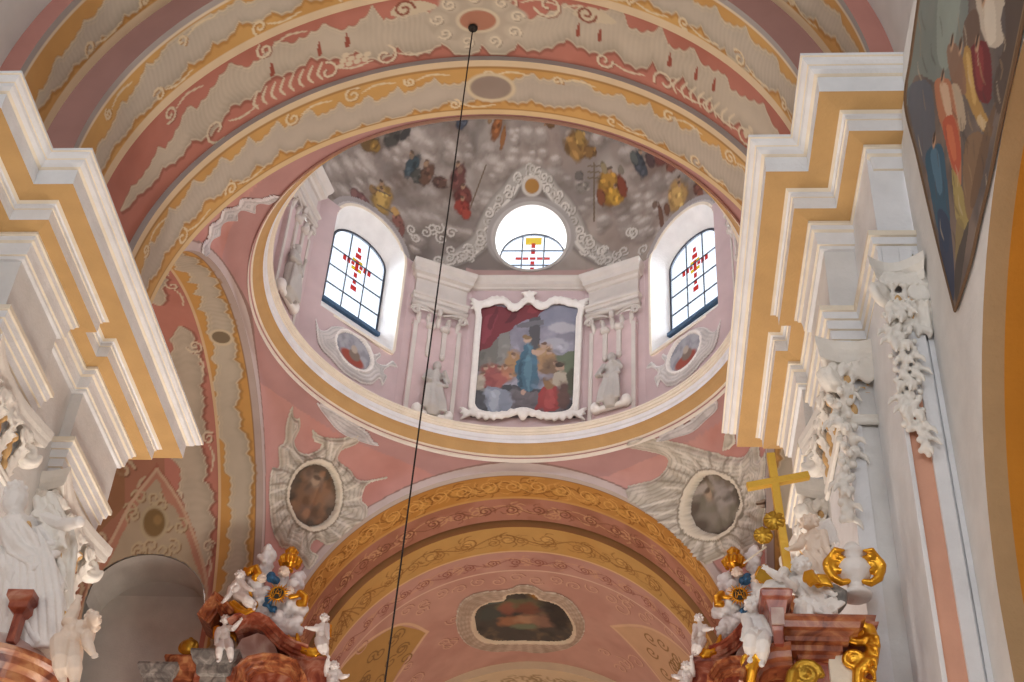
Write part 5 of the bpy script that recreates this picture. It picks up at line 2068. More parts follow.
def side_capital(sx, label):
    """the narrower capital on the outer strip of the pier, seen from the nave"""
    up = Vector((0, 0, 1))
    ny = Vector((0, -1, 0))
    sd = Vector((sx, 0, 0))
    x0, x1, y = 4.66, 4.97, 10.0
    zt = HZ - 2.17
    a, c = Vector((sx * x0, y, zt)), Vector((sx * x1, y, zt))
    t = thing('pilaster_capital', (sx * 4.8, y, zt - .6), label, 'capital', 'stucco capitals on the near piers')
    b = BM()
    rings = []
    for dz, g in [(0, .02), (.05, .055), (.09, .06), (.14, .12), (.21, .13), (.24, .13)]:
        h = (ny - sd).normalized()
        pa, pc_ = a + h * (.12 + g), c + ny * (.12 + g)
        pth = [pa.lerp(pc_, k / 10) - ny * .13 * math.sin(PI * k / 10) for k in range(11)]
        rings.append([p + up * (dz - .24) for p in pth + [c - ny * .08, a - ny * .08 + sd * .0]])
    n = len(rings[0])
    v = [tuple(p) for r in rings for p in r]
    f = [tuple(range(n))[::-1]] + [(r * n + i, r * n + (i + 1) % n, r * n + n + (i + 1) % n, r * n + n + i) for r in range(len(rings) - 1) for i in range(n)] + [tuple(range((len(rings) - 1) * n, len(rings) * n))]
    b.add(v, f)
    b.obj('abacus', M['stucco'], t)
    b = BM()
    h = (ny - sd).normalized()
    cc = a + h * .12 - up * .38
    b.tube(spiral(cc, h, up, .13, 1.7, cw=-1), .045, 7)
    b.ball(cc, .07, 8)
    b.tube(spiral(c + ny * .08 - up * .36 - sd * .05, sd, up, .11, 1.6, cw=-1), .035, 7)
    b.tube([a + h * .05 - up * .12, a.lerp(c, .5) + ny * .06 - up * .2, c + ny * .08 - up * .14], [.05, .06, .05], 7)
    b.sculpt('volute', M['stucco'], t, .015, 1)
    b = BM()
    for k, q in enumerate((-.05, .3, .65, .98)):
        p = a.lerp(c, q) + ny * .01 - up * .82
        leaf(b, p, up, ny, sd, .38, .075, .3, 4)
        leaf(b, p + up * .26 + sd * .04, up, ny, sd, .32, .065, .36, 3)
        b.tube(spiral(p + up * .6 + ny * .08, sd, up, .08, 1.3, cw=1 if k % 2 else -1), .024, 6)
    b.tube([a - up * .8 + ny * .03, a.lerp(c, .5) - up * .73 + ny * .04, c - up * .8 + ny * .03], .035, 7)
    b.sculpt('acanthus_leaves', M['stucco'], t, .015, 1)
    b = BM()  # shade in the hollows of the bell, given by ochre balls
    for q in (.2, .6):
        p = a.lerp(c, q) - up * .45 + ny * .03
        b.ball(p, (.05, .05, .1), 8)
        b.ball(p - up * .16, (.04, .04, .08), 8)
    b.sculpt('hollow_shade', M['hollowshade'], t, .02, 1)
    b = BM()
    for s0, ln in ((a + h * .02, 1.5), (a.lerp(c, .28) + ny * .03, 1.75)):
        for k in range(int(ln / .036)):
            a_ = k * 2.4
            w = .075 * (1 - .6 * k * .036 / ln)
            q = s0 - up * (.45 + .036 * k) + Vector((math.cos(a_) * w, -abs(math.sin(a_)) * w, 0))
            b.ball(q, .03 + .018 * (k % 3 == 0), 7)
            if k % 3 == 0:
                b.tube([q, q + Vector((math.cos(a_) * .08, -.03, -.05)), q + Vector((math.cos(a_) * .11, -.04, -.11))], [.026, .026, .01], 6)
    b.sculpt('festoon', M['stucco'], t, .013, 1)


side_capital(1, 'narrow stucco capital with long flower garlands beside the pointed painting')


# ================================================================== ALTARS AND THEIR SCULPTURE
M['skinwhite'] = plain('polished_white_stucco', 'efe9e4', .45, var=.04, scale=8)
M['fleshwhite'] = plain('warm_white_painted_wood', 'ecd8c6', .5, var=.05, scale=8)
M['cloud'] = plain('white_cloud_stucco', 'e6e4e4', .6, var=.04, scale=6)


def hand(b, wrist, d, size, flatn, spread=.5, side=1):
    """palm, four fingers of different length and a thumb"""
    d = d.normalized()
    a = d.cross(flatn).normalized() * side
    m = wrist + d * size * .38
    b.tube([wrist, wrist + d * size * .2, m + d * size * .1], [size * .17, size * .26, size * .24], 8, flat=.6, up=flatn)
    for k, ln in enumerate((.44, .5, .46, .36)):
        o = (k - 1.5) * size * .15
        p0 = m + a * o + d * size * .06
        dd = (d + a * (k - 1.5) * .16 * spread * 2 + flatn * .12).normalized()
        p1 = p0 + dd * size * ln * .55
        b.tube([p0, p1, p1 + (dd + flatn * .35).normalized() * size * ln * .5], [size * .085, size * .078, size * .055], 6)
    p0 = wrist + d * size * .18 + a * -size * .2
    b.tube([p0, p0 + (d * .6 - a).normalized() * size * .24, p0 + (d * .95 - a * .8).normalized() * size * .42], [size * .1, size * .09, size * .06], 6)


def face(b, c, r, fw, up, hair=True):
    """head with nose, brows, cheeks, mouth, ears and curls; fw = where the face looks"""
    fw, up = fw.normalized(), (up - fw * up.dot(fw)).normalized()
    s = fw.cross(up).normalized()
    R = Matrix((s, fw, up)).transposed()
    b.ball(c, (r * .86, r * .95, r * 1.05), 14, R)
    b.ball(c + fw * r * .35 - up * r * .45, (r * .62, r * .6, r * .55), 10, R)          # jaw
    b.tube([c + fw * r * .92 + up * r * .15, c + fw * r * 1.16 - up * r * .18], [r * .1, r * .16], 6)
    b.ball(c + fw * r * .96 - up * r * .48, (r * .26, r * .12, r * .10), 8, R)          # mouth
    b.ball(c + fw * r * .84 - up * r * .80, (r * .22, r * .16, r * .18), 8, R)          # chin
    for k in (-1, 1):
        b.ball(c + fw * r * .74 + s * k * r * .42 - up * r * .28, r * .30, 8)            # cheek
        b.tube([c + fw * r * .90 + s * k * r * .12 + up * r * .24, c + fw * r * .74 + s * k * r * .52 + up * r * .26], r * .11, 6)
        b.ball(c + fw * r * .84 + s * k * r * .32 + up * r * .04, r * .13, 6)            # eye
        b.ball(c + s * k * r * .88 - up * r * .05, (r * .12, r * .2, r * .26), 8, R)     # ear
    if hair:
        for k in range(26):
            a = k * 2.4
            z = 1 - k / 16
            q = math.sqrt(max(0, 1 - z * z))
            d = s * (q * math.cos(a)) + fw * (q * math.sin(a)) + up * z
            if d.dot(fw) < .55 or d.dot(up) > .7:
                b.ball(c + d * r * .98, r * .27, 7)


def person(J, k, fwd, look=None, toes=True, fat=1., hands=(1, 1), flatn=None, hair=True, female=False):
    """a body fused from tapering limbs; J gives the joints, k is the head radius"""
    b = BM()
    fwd = Vector(fwd).normalized()
    tf = 1 + .35 * (fat - 1)
    hip, chest, neck, head = (J[q] for q in ('hip', 'chest', 'neck', 'head'))
    ax = (chest - hip).normalized()
    sd = J['side'] if 'side' in J else fwd.cross(ax).normalized()
    flatn = flatn or fwd
    b.tube([hip - ax * k * .55, hip, hip.lerp(chest, .45) + fwd * k * .12 * fat, chest, chest.lerp(neck, .6)], [k * .9 * tf, k * 1.15 * tf, k * 1.1 * tf, k * 1.12 * tf, k * .8 * tf], 14, flat=.82, up=fwd)
    b.ball(hip.lerp(chest, .35) + fwd * k * .35 * fat, (k * .75 * fat,) * 3, 10)
    b.tube([chest.lerp(neck, .5), neck, head - (head - neck) * .3], [k * .62, k * .5, k * .45], 8)
    for q in (-1, 1):
        b.ball(chest + sd * q * k * .5 + fwd * k * .6, k * .5, 8)
    face(b, head, k, Vector(look) if look else fwd, (head - neck), hair)
    for q, nm in ((-1, 'l'), (1, 'r')):
        if nm + 'el' in J:
            sh = chest.lerp(neck, .45) + sd * q * k * 1.15
            el, wr = J[nm + 'el'], J[nm + 'ha']
            b.ball(sh, k * .5, 8)
            b.tube([chest.lerp(neck, .4) + sd * q * k * .6, sh, sh.lerp(el, .5), el, el.lerp(wr, .35), wr], [k * .5 * fat, k * .56 * fat, k * .5 * fat, k * .42 * fat, k * .42 * fat, k * .28 * fat], 9)
            hand(b, wr, wr - el, k * .95, flatn, .6, q)
        if nm + 'kn' in J:
            hp = hip + sd * q * k * .6
            kn, an = J[nm + 'kn'], J[nm + 'fo']
            b.tube([hp, hp.lerp(kn, .45), kn, kn.lerp(an, .35), an], [k * .8 * fat, k * .8 * fat, k * .58 * fat, k * .6 * fat, k * .36 * fat], 10)
            b.ball(hp - fwd * k * .25, k * .7 * fat, 8)
            d = (J[nm + 'to'] - an).normalized() if nm + 'to' in J else (fwd * .8 - (kn - an).normalized() * .5).normalized()
            b.tube([an - d * k * .25, an + d * k * .25, an + d * k * .75, an + d * k * 1.05], [k * .34, k * .4, k * .36, k * .24], 8)
            if toes:
                t_ = d.cross(fwd if abs(d.dot(fwd)) < .9 else Vector((0, 0, 1))).normalized()
                for g in range(5):
                    b.ball(an + d * k * (1.12 - .04 * g) + t_ * k * (g - 2) * .13, k * .10, 6)
    return b


def wing(root, tip, drop, thick, n=6):
    """a bird wing: leading arm with overlapping feathers"""
    b = BM()
    root, tip, drop = Vector(root), Vector(tip), Vector(drop)
    m = root.lerp(tip, .45) - drop * .18
    b.tube([root, m, tip], [thick * 1.3, thick * 1.5, thick], 8)
    for r, (ln, w) in enumerate(((1., 1.), (.62, 1.15))):
        for k in range(n):
            f = (k + .5) / n
            p = root.lerp(m, min(1, f * 2)) if f < .5 else m.lerp(tip, f * 2 - 1)
            d = drop * ln * (.55 + .55 * f) + (tip - root) * .28 * f
            w_ = thick * w
            b.tube([p, p + d * .5, p + d * .88, p + d], [w_, w_ * 1.15, w_ * .8, w_ * .3], 7, flat=.55)
    return b


def cloth(path, w, n=5, wave=.35):
    """a swag of drapery made of parallel folds"""
    b = BM()
    P = [Vector(p) for p in path]
    for k in range(n):
        o = (k / (n - 1) - .5)
        pts = []
        for i, p in enumerate(P):
            t = (P[min(i + 1, len(P) - 1)] - P[max(i - 1, 0)]).normalized()
            s = t.cross(Vector((0, -1, .3))).normalized()
            pts.append(p + s * o * w * (1 + wave * math.sin(i * 1.7 + k)) + Vector((0, -1, 0)) * w * .12 * math.sin(i * 2.1 + k * 1.9))
        b.tube(pts, [w / n * (.95 + .25 * math.sin(k * 2 + i)) for i in range(len(P))], 7)
    return b


def puff(c, r, n, seed, flat=.8):
    b = BM()
    g = np.random.default_rng(seed)
    b.ball(c, r * .72, 10)
    for _ in range(n):
        d = Vector(g.normal(size=3)).normalized()
        d.y *= flat
        b.ball(Vector(c) + d * r * .7, r * (.28 + .22 * g.random()), 9)
    return b


def block(levels, x0, x1, y0, y1):
    """stack of mouldings on a rectangular plan; levels (z, how far it stands out)"""
    b = BM()
    v = []
    for z, d in levels:
        v += [(x0 - d, y0 - d, z), (x1 + d, y0 - d, z), (x1 + d, y1 + d, z), (x0 - d, y1 + d, z)]
    n = len(levels)
    f = [(3, 2, 1, 0)] + [(r * 4 + i, r * 4 + (i + 1) % 4, r * 4 + 4 + (i + 1) % 4, r * 4 + 4 + i) for r in range(n - 1) for i in range(4)] + [tuple(range(4 * n - 4, 4 * n))]
    return b.add(v, f)


def mould(prof, sect, y0, y1):
    """a moulding whose front view follows the polyline sect [(x, z)]; prof [(offset along the normal, forward)]"""
    b = BM()
    S = [Vector((x, 0, z)) for x, z in sect]
    v = []
    for i, p in enumerate(S):
        t = (S[min(i + 1, len(S) - 1)] - S[max(i - 1, 0)]).normalized()
        n = Vector((-t.z, 0, t.x))
        ring = [p + n * o + Vector((0, y0 - fo, 0)) for o, fo in prof]
        ring += [p + n * prof[-1][0] + Vector((0, y1, 0)), p + n * prof[0][0] + Vector((0, y1, 0))]
        v += [tuple(q) for q in ring]
    m = len(prof) + 2
    f = [tuple(range(m))[::-1]] + [(i * m + k, i * m + (k + 1) % m, (i + 1) * m + (k + 1) % m, (i + 1) * m + k) for i in range(len(S) - 1) for k in range(m)] + [tuple(range((len(S) - 1) * m, len(S) * m))]
    return b.add(v, f)


CORN = [(-.16, .0), (-.16, .04), (-.12, .05), (-.10, .10), (-.05, .11), (-.03, .17), (.03, .18), (.05, .23), (.08, .24), (.08, .0)]
V = Vector
TOCAM = V((0, -1, -.25))


# ------------------------------------------------------------------ far side altars (left and right of the chancel arch)
def sun(c, r, parent_label, group=None):
    t = thing('sun_monogram', c, parent_label, 'emblem', group)
    b = BM()
    for k in range(20):
        a = 2 * PI * k / 20
        d = V((math.cos(a), 0, math.sin(a)))
        ln = r * (1.28 if k % 2 else 1.02)
        b.tube([c + d * r * .62, c + d * r * .85, c + d * ln], [r * .11, r * .08, r * .02], 6)
    b.tube([c + V((math.cos(a) * r * .68, -.01, math.sin(a) * r * .68)) for a in np.linspace(0, 2 * PI, 25)], r * .09, 6)
    b.obj('sun_rays', M['gold'], t, True)
    b = BM()
    b.prism([(r * .66 * math.cos(a), r * .66 * math.sin(a)) for a in np.linspace(0, 2 * PI, 24, endpoint=False)], lambda u, w, d: (c.x + u, c.y + d, c.z + w), -.01, .03)
    dk = b.obj('disc', plain('dark_disc_wood', '3c3c34', .6), t)
    b = BM()
    L = lambda pts: b.tube([c + V((x * r, -.035, z * r)) for x, z in pts], r * .055, 6)
    L([(-.38, -.36), (-.38, .36), (0, -.1), (.38, .36), (.38, -.36)])      # M
    L([(-.3, -.44), (0, .46), (.3, -.44)])                                  # A
    L([(-.18, -.08), (.18, -.08)])
    b.obj('monogram', M['gold'], dk, True)


def flip_x(px, axis=505.):
    return 2 * axis - px


def far_altar(side):
    """side -1: left altar as seen; +1: its mirror image at the right of the arch"""
    Y = 24.3
    lr = 'left' if side < 0 else 'right'

    def A(px, py, dy=0.):
        """a point of the left altar; mirrored for the right one"""
        p = at(px, py, Y + dy)
        return p if side < 0 else V((-(p.x + (-4.46 - p.x) * .2) + .04, p.y, p.z + .14))
    G = 'side altars flanking the chancel arch'
    mx = lambda x: x if side < 0 else -x
    base = A(270, 660)
    t = thing('side_altar', V((base.x, Y + .4, 0)), 'red marble altar top with curved gables and white clouds, %s of the chancel arch' % lr, 'altar', G)

    def bl(levels, pa, pb, y0, y1):
        xa, xb = sorted((A(*pa).x, A(*pb).x))
        return block(levels, xa, xb, y0, y1)
    zb = A(270, 664).z
    # body and pale panel
    bl([(0, .1), (zb - .1, .1), (zb, .1)], (205, 665), (330, 665), Y - .1, YF - .03).obj('altar_body', M['redmarble'], t)
    zp = A(257, 628).z
    pan = [A(p, q, -.12) for p, q in [(234, 664), (236, 650), (242, 640), (258, 634), (270, 638), (276, 648), (281, 664)]]
    b = BM()
    b.prism([(p.x, p.z) for p in pan], lambda u, w, d: (u, d, w), Y - .16, Y + .3)
    b.obj('attic_panel', M['pinkmarble'], t)
    # curved gable cornice with descending volute
    sec = [A(p, q) for p, q in [(233, 632), (240, 627), (250, 624.5), (262, 626), (270, 630), (277, 638), (286, 647), (297, 654), (310, 658)]]
    sec = [(p.x, p.z) for p in sec]
    if side > 0:
        sec = sec[::-1]
    mould(CORN, sec, Y - .15, Y + .5).obj('gable_cornice', M['redmarble'], t)
    sec = [A(p, q) for p, q in [(204, 624), (212, 613), (219, 603), (226, 610), (234, 621)]]
    sec = [(p.x, p.z) for p in sec]
    if side > 0:
        sec = sec[::-1]
    mould(CORN, sec, Y - .1, Y + .55).obj('gable_end', M['brownmarble'], t)
    # arched head below
    ar = [A(p, q, -.2) for p, q in [(240, 690), (243, 676), (252, 668), (266, 665), (282, 666), (296, 671), (304, 684)]]
    sec = [(p.x, p.z) for p in ar]
    if side > 0:
        sec = sec[::-1]
    mould(CORN, sec, Y - .3, Y + .3).obj('arched_head', M['brownmarble'], t)
    # grey and brown entablature pieces at the outer side
    for pa, pb, yy, mat in (((206, 655), (236, 655), -.25, 'greymarble'), ((178, 661), (198, 661), -.12, 'brownmarble'), ((153, 668), (174, 668), -.2, 'greymarble')):
        z = A(pa[0], pa[1], yy).z
        bl([(z - 1.6, -.04), (z - .42, -.04), (z - .38, .03), (z - .22, .05), (z - .16, .12), (z - .05, .16), (z + .0, .18), (z + .05, .17)], pa, pb, Y + yy, Y + .7 + yy).obj('entablature_block', M[mat], t)
    bl([(A(312, 664).z - 1.2, 0), (A(312, 664).z - .1, 0), (A(312, 664).z - .05, .06), (A(312, 664).z + .06, .1)], (296, 664), (326, 664), Y - .1, Y + .5).obj('entablature_block', M['redmarble'], t)
    # gilt scrolls of the gable
    c = A(308, 645, -.25)
    b = BM()
    b.tube([A(p, q, -.25) for p, q in [(297, 634), (298, 643), (304, 650), (313, 652), (320, 648), (319, 643), (315, 644)]], [.03, .07, .09, .08, .06, .045, .03], 8)
    b.tube([A(p, q, -.25) for p, q in [(322, 652), (316, 655), (308, 654), (301, 650)]], [.03, .05, .05, .03], 7)
    b.sculpt('gilt_scroll', M['gold'], t, .016, 1)
    # gilt ball on the outer block
    c = A(189, 648, -.1)
    u = thing('gilt_ball_finial', c - V((0, 0, .2)), 'gilt ball finial on the outer block of the %s side altar' % lr, 'finial', 'gilt balls on the side altars')
    b = BM()
    b.ball(c, .17, 14)
    b.tube([c + V((.17 * math.cos(a), .17 * math.sin(a) * .3 - .05, .17 * math.sin(a))) for a in np.linspace(0, 2 * PI, 20)], .03, 6)
    b.ball(c + V((0, 0, .18)), .05, 8)
    b.sculpt('ball', M['brass'], u, .016, 1)
    b = BM()
    b.lathe([(0, -.34), (.16, -.34), (.16, -.28), (.08, -.24), (.06, -.16), (.10, -.14), (0, -.13)], c, 16)
    b.obj('foot', M['brownmarble'], u, True)
    # cloud glory
    g = thing('cloud_glory', A(270, 615), 'heap of white stucco clouds with blue cloth and gilt leaves topping the %s side altar' % lr, 'clouds', 'cloud heaps on the side altars')
    b = BM()
    for p, q, r, dy in ((268, 551, .17, 0), (264, 559, .14, -.05), (273, 556, .12, .02), (250, 577, .16, -.05), (243, 583, .15, 0), (257, 585, .2, -.1), (262, 594, .22, -.05), (259, 603, .2, -.1), (298, 578, .18, -.05), (292, 585, .17, -.1), (300, 586, .14, 0), (297, 606, .2, -.1), (300, 612, .18, -.05),
                        (293, 624, .2, -.1), (296, 630, .15, -.1), (278, 621, .2, -.12), (272, 618, .18, -.05), (284, 626, .18, -.1), (257, 615, .2, -.1), (265, 611, .2, -.1), (250, 618, .14, -.05), (286, 612, .2, 0), (272, 606, .22, 0), (282, 585, .22, .1), (262, 572, .2, .1), (268, 565, .15, .05)):
        f = puff(A(p, q, dy), r, 6, int(p * 7 + q))
        b.add(f.v, f.f)
    b.sculpt('clouds', M['cloud'], g, .022, 1)
    b = BM()
    for p, q, r in ((271, 577, .10), (275, 580, .09), (269, 599, .09), (267, 605, .08), (273, 609, .07)):
        b.ball(A(p, q, -.2), (r, r * .7, r * 1.25), 10, Matrix.Rotation(.5 * (p - 271), 3, 'Y'))
        b.tube([A(p - 2, q - 3, -.24), A(p + 1, q, -.3), A(p + 2, q + 4, -.24)], [.02, .035, .02], 6)
    b.sculpt('blue_cloth', M['blue'], g, .018, 1)
    b = BM()
    for pts, w in (([(250, 571), (256, 568), (259, 575), (255, 578)], .09), ([(248, 574), (245, 569)], .05), ([(300, 593), (305, 597), (304, 604), (299, 603)], .08), ([(231, 604), (237, 611), (245, 613), (252, 609), (255, 604)], .08), ([(290, 597), (297, 596), (300, 592)], .05), ([(247, 590), (249, 596)], .08)):
        b.tube([A(p, q, -.25) for p, q in pts], w, 8)
    b.sculpt('gilt_leaves', M['gold'], g, .016, 1)
    b = BM()
    for p, q in ((284, 572), (289, 592), (261, 578)):
        face(b, A(p, q, -.22), .10, TOCAM, V((0, 0, 1)))
    b.sculpt('cherub_heads', M['fleshwhite'], g, .011, 1)
    sun(A(277.5, 593.5, -.35), .20, 'gilt sun with a letter monogram on the clouds of the %s side altar' % lr, 'gilt suns on the side altars')
    # gilt flaming urn on top
    c = A(289.5, 566, -.05)
    u = thing('gilt_urn', c - V((0, 0, .1)), 'gilt flaming urn on top of the clouds of the %s side altar' % lr, 'urn', 'gilt urns on the side altars')
    b = BM()
    b.lathe([(0, -.12), (.10, -.12), (.08, -.07), (.05, -.04), (.14, .02), (.18, .10), (.17, .17), (.10, .22), (.13, .25), (0, .27)], c, 20)
    for k in range(8):
        a = 2 * PI * k / 8
        b.tube([c + V((.17 * math.cos(a), .17 * math.sin(a), .02)), c + V((.21 * math.cos(a), .21 * math.sin(a), .11)), c + V((.15 * math.cos(a), .15 * math.sin(a), .2))], [.04, .05, .035], 6)
    ub = b.sculpt('urn_body', M['gold'], u, .013, 1)
    b = BM()
    for k in range(6):
        a = k * 1.05
        b.tube([c + V((.06 * math.cos(a), .06 * math.sin(a), .22)), c + V((.10 * math.cos(a + .4), .08 * math.sin(a + .4), .32)), c + V((.05 * math.cos(a + 1), .05 * math.sin(a + 1), .42))], [.05, .05, .015], 7)
    b.sculpt('flame', M['gold'], ub, .013, 1)

    def putto(name, lab, joints, k, fwd, wings, mat='skinwhite', look=None, drape=None):
        J = {n_: A(*v) for n_, v in joints.items()}
        f_ = V(fwd)
        if side > 0:
            f_.x = -f_.x
        lk = None
        if look:
            lk = V(look)
            if side > 0:
                lk.x = -lk.x
        u = thing('putto_statue', J['hip'] - V((0, 0, k * 1.2)), lab, 'statue', 'putti and angels of the altars')
        sd = f_.cross((J['chest'] - J['hip']).normalized()).normalized()
        if (J['lel'] - J['chest']).dot(sd) > (J['rel'] - J['chest']).dot(sd):
            sd = -sd
        J['side'] = sd
        bd = person(J, k * 1.15, f_, lk, fat=1.36).sculpt('body', M[mat], u, k * .10, 1)
        for a_, b_, d_ in wings:
            r_, tp, dr = A(*a_), A(*b_), A(*d_) - A(*b_)
            wing(r_, tp, dr, .032, 5).sculpt('wing', M['gold'], bd, .013, 1)
        if drape:
            cloth([A(*p) for p in drape], .1, 4).sculpt('drapery', M['gold'], bd, .013, 1)
    putto('a', 'white putto seated on the outer grey block of the %s side altar, gilt wings' % lr,
          dict(hip=(225, 643, -.2), chest=(224, 631, -.22), neck=(225, 626, -.22), head=(225.5, 620, -.26), lel=(217, 634, -.3), lha=(216, 643, -.4), rel=(233, 629, -.3), rha=(240, 621, -.35), lkn=(219, 650, -.5), lfo=(219, 660, -.42), rkn=(230, 650, -.5), rfo=(231, 660, -.42)),
          .078, (0, -1, -.1), [((221, 630, -.1), (214, 628, 0), (214, 640, 0)), ((228, 630, -.1), (235, 633, 0), (235, 642, 0))])
    putto('b', 'white putto standing on the gilt scroll of the %s side altar, arms spread' % lr,
          dict(hip=(321.5, 639, -.25), chest=(321, 628.5, -.25), neck=(323, 623.5, -.26), head=(324.5, 618, -.28), lel=(315, 629, -.35), lha=(308, 628, -.4), rel=(327, 631, -.35), rha=(328, 638, -.45), lkn=(320, 647, -.4), lfo=(323, 653, -.3), rkn=(325, 646, -.4), rfo=(327, 654, -.3)),
          .072, (.1, -1, -.1), [((324, 628, -.1), (331, 626, 0), (330, 638, 0))], look=(.5, -1, 0))
    putto('c', 'white putto with one arm raised, lowest on the %s side altar' % lr,
          dict(hip=(333, 685, -.3), chest=(332.5, 675, -.3), neck=(333, 671, -.3), head=(334, 666, -.33), lel=(326.5, 668, -.35), lha=(328, 659, -.4), rel=(341, 677, -.35), rha=(347, 676, -.45), lkn=(328, 692, -.5), lfo=(328, 700, -.42), rkn=(338, 692, -.5), rfo=(338, 700, -.42)),
          .078, (.05, -1, -.1), [((330, 675, -.1), (317, 671, -.1), (316, 677, -.1))], look=(.3, -1, 0))
    putto('d', 'white angel lying on the clouds of the %s side altar, arm stretched out' % lr,
          dict(hip=(240, 593, -.25), chest=(235, 587, -.28), neck=(237, 580.5, -.28), head=(240, 575.5, -.32), lel=(229, 595, -.35), lha=(224, 601, -.4), rel=(246, 588, -.4), rha=(252, 590, -.45), lkn=(247, 599, -.45), lfo=(255, 604, -.4), rkn=(246, 602, -.4), rfo=(254, 609, -.38)),
          .085, (-.2, -1, -.1), [((240, 585, -.15), (248, 589, -.05), (247, 600, -.1))], look=(.2, -1, 0), drape=[(232, 602, -.4), (238, 609, -.42), (246, 612, -.42), (253, 608, -.4)])


far_altar(-1)
far_altar(1)


# ------------------------------------------------------------------ altar in front of the right pier, with the cross
NY = 11.0


def N(px, py, dy=0.):
    return at(px, py, NY + dy)


def ppl(name_lab, joints, k, fwd, look=None, fat=1.22, mat='skinwhite', hair=True, wings=(), drapes=(), wmat='gold', side=None, group='putti and angels of the altars', dmat=None, nm='putto_statue'):
    J = {n_: N(*v) for n_, v in joints.items()}
    f_ = V(fwd).normalized()
    u = thing(nm, J['hip'] - V((0, 0, k)), name_lab, 'statue', group)
    sd = f_.cross((J['chest'] - J['hip']).normalized()).normalized()
    if (J['lel'] - J['chest']).dot(sd) > (J['rel'] - J['chest']).dot(sd):
        sd = -sd
    J['side'] = sd
    bd = person(J, k, f_, V(look) if look else None, fat=fat, hair=hair).sculpt('body', M[mat], u, k * .09, 1)
    for a_, b_, d_ in wings:
        r_, tp = N(*a_), N(*b_)
        wing(r_, tp, N(*d_) - tp, .026, 6).sculpt('wing', M[wmat], bd, .011, 1)
    for path, w_, n_ in drapes:
        cloth([N(*p) for p in path], w_, n_).sculpt('drapery', M[dmat or mat], bd, .011, 1)
    return u


def nblk(levels, pxa, pxb, y0, y1, mat, parent, name):
    xa, xb = N(pxa, 640, y0 - NY).x, N(pxb, 640, y0 - NY).x
    return block(levels, min(xa, xb), max(xa, xb), y0, y1).obj(name, M[mat], parent)


zz = lambda px, py, dy=0.: N(px, py, dy).z
na = thing('pier_altar', V((3.9, 11, 0)), 'red marble altar top with gilt scrolls, under the tall gilt cross', 'altar', 'altars in front of the near piers')
z1 = zz(810, 645, -.4)
nblk([(0, 0), (z1 - .12, 0)], 792, 868, 10.62, 11.14, 'redmarble', na, 'altar_body')
z = zz(805, 640, -.45)
nblk([(z - .16, .0), (z - .13, .01), (z - .12, .06), (z - .07, .06), (z - .06, .11), (z - .02, .11), (z + .01, .15), (z + .02, .19), (z + .07, .20), (z + .09, .24), (z + .11, .24)], 797, 833, 10.56, 11.1, 'brownmarble', na, 'cornice')
z = zz(845, 634, -.4)
nblk([(z - .15, .0), (z - .12, .02), (z - .10, .04), (z - .04, .05), (z - .02, .08), (z + .03, .09), (z + .05, .12), (z + .08, .13)], 838, 862, 10.66, 11.1, 'redmarble', na, 'cornice')
z = zz(858, 616, -.35)
nblk([(z - .14, .0), (z - .05, .0), (z - .03, .03), (z + .04, .05), (z + .06, .02)], 846, 872, 10.75, 11.1, 'brownmarble', na, 'vase_block')
za = zz(838, 656, -.42)
nblk([(za - .6, 0), (za, 0)], 827, 849, 10.56, 10.7, 'cream', na, 'pale_panel')
# curved front at the left of the altar
sec = [(N(p, q, -.5).x, N(p, q, -.5).z) for p, q in [(744, 690), (747, 676), (753, 666), (763, 660), (775, 657), (790, 656)]]
mould([(-.10, .0), (-.10, .04), (-.07, .05), (-.05, .09), (.0, .10), (.02, .14), (.05, .15), (.05, .0)], sec, NY - .5, NY - .05).obj('curved_front', M['brownmarble'], na)
nblk([(0, 0), (zz(770, 668, -.3), 0)], 758, 795, 10.7, 11.1, 'redmarble', na, 'altar_wing')
b = BM()
b.tube(spiral(N(751, 663, -.62), V((1, 0, 0)), V((0, 0, 1)), .085, 1.6), .026, 7)
b.tube([N(757, 655, -.6), N(752, 672, -.62), N(749, 690, -.6)], [.03, .045, .04], 7)
b.sculpt('gilt_scroll', M['gold'], na, .011, 1)
b = BM()
c = N(806, 675, -.6)
b.tube(spiral(c, V((1, 0, 0)), V((0, 0, 1)), .12, 1.8), .034, 8)
b.tube([c + V((-.1, 0, .02)), c + V((-.14, 0, -.14)), c + V((-.1, .05, -.4))], [.05, .055, .04], 8)
b.ball(c, .05, 8)
b.sculpt('gilt_scroll', M['brass'], na, .012, 1)
b = BM()
c = N(861, 652, -.42)
ex, ez = V((1, 0, 0)), V((0, 0, 1))
b.tube(spiral(c + V((-.01, -.03, .17)), -ex, ez, .115, 1.5, cw=-1), [.045 * (1 - .5 * k / 21) for k in range(22)], 8)
b.tube([c + V((x, -.03, z_)) for x, z_ in [(.09, .2), (.10, .05), (.06, -.10), (-.04, -.2), (-.06, -.34), (.0, -.44)]], [.045, .06, .065, .06, .055, .04], 9)
b.tube(spiral(c + V((-.08, -.04, -.1)), ex, ez, .085, 1.4, cw=1), [.036 * (1 - .5 * k / 21) for k in range(22)], 7)
for k in range(6):
    b.tube([c + V((.07 - .02 * k, -.06, .12 - .1 * k)), c + V((.12 - .02 * k, -.10, .08 - .1 * k)), c + V((.13 - .02 * k, -.09, -.0 - .1 * k))], [.026, .03, .01], 6)
b.sculpt('gilt_scroll', M['gold'], na, .012, 1)
